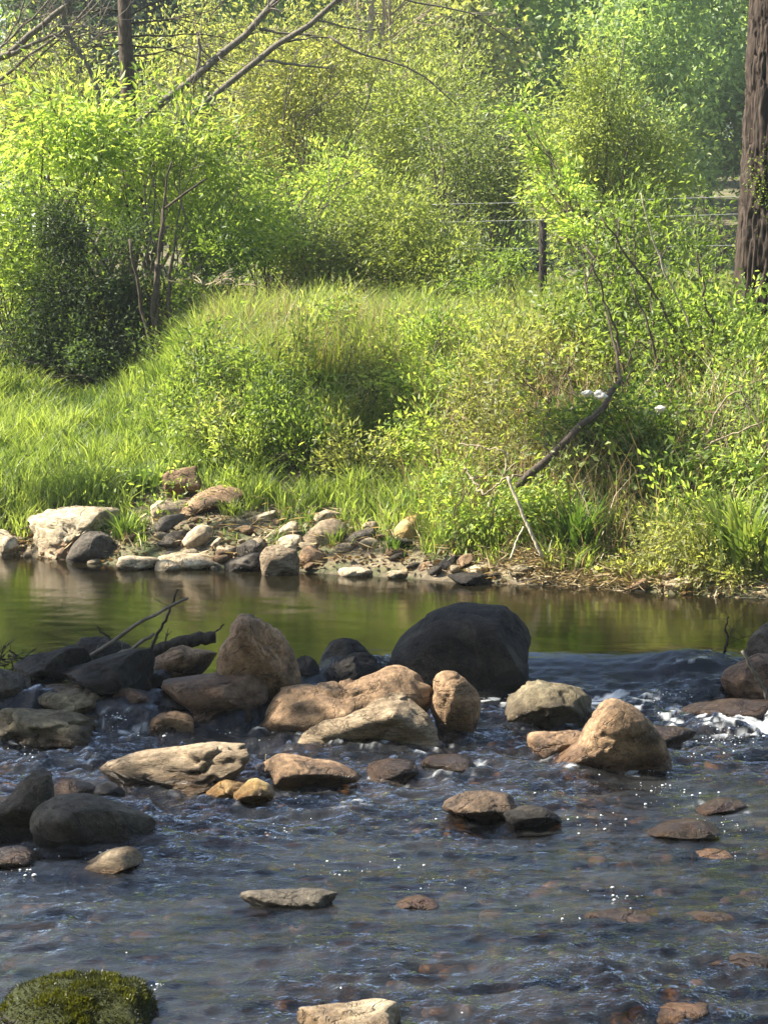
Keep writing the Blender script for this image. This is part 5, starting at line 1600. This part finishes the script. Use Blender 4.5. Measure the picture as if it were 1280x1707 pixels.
# --- wire fence
fp = P(903, 500, 28.5)
F0 = np.array([fp[0], 28.5, gz(fp[0], 28.5)])
e = tag(link('wire_fence', None, None, None, F0), 'wire fence with a dark wooden post crossing behind the brush', 'fence')
for dx in (0, 5.0):
    b = MB()
    zt = P(903, 368, 28.5)[2]
    X = F0[0] + dx
    g = gz(X, 28.5)
    b.tube(np.array([[X, 28.5, g - .1], [X + .01, 28.5, g + .6], [X, 28.5, zt], [X, 28.5, zt + .005]]), [.055, .052, .05, .04], 10)
    link('post', b.mesh('post', F0, True), M['dark_wood'], e)
for (ya, yb) in ((340, 328), (370, 357), (415, 409)):
    b = MB()
    A, B = P(760, ya, 28.5), P(1222, yb, 28.5)
    d = B - A
    b.tube(np.array([A - d * .1, A, A + d * .5 - [0, 0, .01], B, B + d * .6]), 0.004, 6)
    link('wire', b.mesh('wire', F0, True), M['wire'], e)
# --- twigs on the weir
def stick(label, main, Y, rad, mat='grey_stem', tw=2, twl=.12, name='stick'):
    return branch(label, main, Y, rad, mat, name, 'stick', tw, 'sticks lodged on the weir', .004, twl)


stick('long grey stick leaning across the black rocks', [(52, 1150), (85, 1140), (130, 1108), (190, 1068), (235, 1036), (272, 1016), (300, 1003), (314, 997)], 12.35, [.014, .013, .013, .012, .010, .009, .008, .007], tw=3)
stick('shorter stick lying under the long leaning one', [(115, 1122), (150, 1106), (190, 1092), (215, 1085), (240, 1068), (258, 1056)], 12.5, [.010, .012, .012, .011, .010, .008], tw=4)
stick('upright forked twig at the back of the weir', [(248, 1092), (262, 1060), (275, 1035), (288, 1003), (297, 982)], 12.6, [.010, .009, .008, .007, .005], 'dark_wood', tw=6)
stick('small curved twig left of the twig fork', [(205, 1080), (185, 1064), (170, 1055), (162, 1044)], 12.6, [.007, .007, .006, .004], 'dark_wood', 1)
stick('short twig over the driftwood log', [(350, 1062), (362, 1052), (374, 1041)], 12.8, [.006, .005, .004], 'dark_wood', 0)
stick('drooping root below the faceted tan rock', [(248, 1132), (250, 1145), (258, 1158), (270, 1172)], 11.95, [.008, .008, .009, .010], 'dark_wood', 0)
stick('bleached stick leaning on the rusty boulder at the right edge', [(1236, 1085), (1255, 1120), (1275, 1155), (1290, 1185)], 12.3, [.009, .010, .010, .010], 'grey_stem', 0)
stick('bundle of dark twigs above the right end of the weir', [(1205, 1098), (1212, 1070), (1208, 1050), (1214, 1028)], 13.2, [.010, .008, .006, .004], 'dark_wood', 9, .25)
stick('thin straw standing in front of the bright ochre stones', [(443, 1304), (445, 1280), (444, 1258)], 10.9, [.003, .003, .0025], 'pale_wood', 0)
stick('thin straw slanting from the wide flat rock', [(418, 1304), (408, 1288), (399, 1279)], 10.9, [.003, .003, .003], 'pale_wood', 0)
stick('dark log lying behind the faceted tan rock', [(236, 1098), (262, 1084), (300, 1072), (335, 1064), (360, 1062)], 12.7, [.03, .036, .04, .04, .036], 'dark_wood', 1, name='log')
b = MB()
h = P(12, 1105, 12.6)
for _ in range(40):
    twigs(b, h + rg.normal(size=3) * np.array([.10, .12, .035]), rg.normal(size=3) * np.array([1, 1, .35]), rg.uniform(.06, .2), .006, 1, rg, tint=.3)
tag(link('twig_heap', b.mesh('twig_heap', h, True), M['dark_wood'], None, h), 'heap of dark flood debris twigs at the left end of the weir', 'twig heap')

# --- big tree leaning over the water beyond the left edge: its boughs shade the weir
SHT = np.array([-9.2, 17.4, gz(-9.2, 17.4) - .1])
e = tag(link('tree', None, None, None, SHT), 'large tree beyond the left edge whose boughs shade the weir', 'tree')
b, lv = MB(), MB()
rg = np.random.default_rng(110)
forkp = SHT + np.array([.3, -.2, 4.2])
V = limb_path(SHT, forkp, rg, 8, 0, .05)
b.tube(V, np.linspace(.42, .3, 8), 18)
targets = [((770, 1050), 13.4, 9.5, .42, 2.4), ((700, 1120), 13.2, 9.8, .36, 2.0), ((835, 1090), 13.2, 9.3, .36, 2.2), ((580, 1095), 13.3, 9.0, .34, 1.2), ((500, 1120), 13.0, 8.8, .22, 1.0), ((180, 1090), 12.6, 8.2, .34, 1.1), ((90, 1110), 12.5, 8.0, .34, 1.1), ((250, 1120), 12.4, 8.6, .34, 1.1),
           ((340, 1130), 12.2, 8.8, .34, 1.0), ((420, 1150), 12.0, 9.2, .28, 1.0), ((430, 1110), 12.8, 9.0, .2, .8), ((150, 1380), 9.6, 8.0, .3, 2.0), ((60, 1360), 9.8, 7.6, .3, 1.3), ((225, 1400), 9.5, 8.2, .22, 1.0), ((1250, 1110), 13, 11.0, .42, 1.1), ((1150, 1120), 13.2, 10.6, .4, .9), ((1000, 1120), 13.3, 10.2, .4, .9), ((100, 1200), 11.7, 8.0, .25, .6),
           ((640, 650), 19.8, 9, .26, .55), ((660, 700), 19.2, 9.2, .26, .8), ((455, 1105), 12.7, 8.8, .2, 1.0), ((480, 1090), 12.7, 9.3, .16, 1.0), ((1060, 780), 17.3, 10.5, .35, .5), ((120, 800), 18.5, 8.5, .3, .35)]
for (pp, Y, tt, sg, dn) in targets:
    c = P(pp[0], pp[1], Y) + SUN * tt
    n = int(dn * 2200 * (sg / .35) ** 2)
    off = rg.normal(size=(n, 3)) * sg * .62
    lv.leaves(c + off, rg.normal(size=(n, 3)) + off / sg * .4, .12, .5, rg)
    pth = limb_path(forkp + rg.normal(size=3) * .15, c, rg, 9, .08, .18)
    b.tube(pth, np.linspace(.08, .012, 9), 7)
link('trunk', b.mesh('trunk', SHT, True), M['bark'], e)
link('crown', lv.mesh('crown', SHT), M['leaf_mid'], e)

# --- wooded hillside
def forest_mesh(seed, H, W, kind, n=15000, size=.21):
    rng = np.random.default_rng(seed)
    b, s = MB(), MB()
    s.tube(limb_path((0, 0, -.4), (0, 0, H * .8), rng, 8, 0, .03), np.linspace(.2, .05, 8), 8)
    nc = 110
    u = rng.random(nc) ** .8
    z = H * (.16 + .82 * u)
    if kind == 'cone':
        rr = W * (1.02 - u) * .8 + .2
    else:
        rr = W * np.sin(np.clip(u * .92 + .12, 0, 1) * np.pi) ** .6
    an = rng.uniform(0, 6.28, nc)
    ra = rr * rng.random(nc) ** .5
    cc = np.stack([np.cos(an) * ra, np.sin(an) * ra, z], 1)
    idx = rng.integers(0, nc, n)
    off = rng.normal(size=(n, 3)) * np.array([.5, .5, .36 if kind != 'cone' else .22])
    ct = rng.normal(size=nc) * .2
    b.leaves(cc[idx] + off, rng.normal(size=(n, 3)) + np.array([0, 0, -.3]), size, .5, rng, tint=np.clip(.5 + ct[idx] + rng.normal(size=n) * .2, 0, 1))
    for k in range(0, nc, 6):
        s.tube(np.array([[0, 0, cc[k, 2] * .75], cc[k]]), [.06, .02], 5)
    return s.mesh('trunk', smooth=True), b.mesh('crown')


kinds = [(forest_mesh(201, 11, 2.6, 'round'), 'leaf_far', 'rounded fresh green tree on the hazy hillside'),
         (forest_mesh(202, 12, 2.1, 'round'), 'leaf_far', 'tall slim light green tree on the hazy hillside'),
         (forest_mesh(203, 12, 2.2, 'cone', 13000), 'leaf_far_dark', 'dark pointed conifer on the hazy hillside'),
         (forest_mesh(204, 9, 2.4, 'round'), 'leaf_far_dark', 'dark rounded tree on the hazy hillside'),
         (forest_mesh(205, 8, 2.2, 'round', 8000), 'leaf_yellow', 'yellow green young tree on the hazy hillside')]
rg = np.random.default_rng(210)
spots = []
for k in range(400):
    Y = 64 + 85 * rg.random() ** 1.1
    X = rg.uniform(-.24, .24) * Y
    if X / Y < -.145 and Y > 60:
        continue
    if all((X - a) ** 2 + (Y - c) ** 2 > (2.6 + Y * .012) ** 2 for a, c in spots):
        spots.append((X, Y))
    if len(spots) >= 130:
        break
for X, Y in spots:
    w = rg.choice(5, p=[.42, .26, .08, .08, .16])
    (tm, cm), mt, lab = kinds[w]
    e = tag(link('tree', None, None, None, (X, Y, gz(X, Y))), lab, 'tree', 'trees on the far hillside')
    s = rg.uniform(.75, 1.2)
    e.scale = (s * rg.uniform(.9, 1.15), s, s)
    e.rotation_euler = (0, 0, rg.uniform(0, 6.28))
    link('trunk', tm, M['stem'], e)
    link('crown', cm, M[mt], e)

# unseen trees added along the near bank to block sky light on rock fronts
rg = np.random.default_rng(230)
for k in range(16):
    a = math.radians(200 + 150 * (k + .5) / 16 + rg.uniform(-3, 3)) if k < 12 else math.radians(rg.uniform(-25, 5))
    d = rg.uniform(9, 13) if k < 12 else rg.uniform(11, 14)
    X, Y = d * math.cos(a) * 1.1, 3 + d * math.sin(a)
    (tm, cm), mt, lab = kinds[[0, 3, 1][k % 3]]
    e = tag(link('tree', None, None, None, (X, Y, gz(X, Y))), ['broad green unseen tree added on the near bank to cut sky light', 'dark rounded unseen tree added on the near bank to cut sky light', 'slim green unseen tree added on the near bank to cut sky light'][k % 3], 'tree', 'unseen trees added along the near bank')
    e.scale = (1.25, 1.25, rg.uniform(1.0, 1.3))
    e.rotation_euler = (0, 0, rg.uniform(0, 6.28))
    link('trunk', tm, M['stem'], e)
    link('crown', cm, M['leaf_mid'], e)

# ------------------------------------------------------------------ air between here and the hill
bm = bmesh.new()
bmesh.ops.create_cube(bm, size=1)
me = bpy.data.meshes.new('haze')
bm.to_mesh(me)
bm.free()
m, nt, out = new_mat('haze_air')
pv = N(nt, 'ShaderNodeVolumePrincipled')
pv.inputs['Color'].default_value = (0.86, 0.93, 1.0, 1)
pv.inputs['Density'].default_value = 0.0005
pv.inputs['Anisotropy'].default_value = 0.2
nt.links.new(pv.outputs[0], out.inputs['Volume'])
hz = link('haze', me, m, None, (0, 480, 22))
hz.scale = (1500, 1060, 48)
tag(hz, kind='stuff')
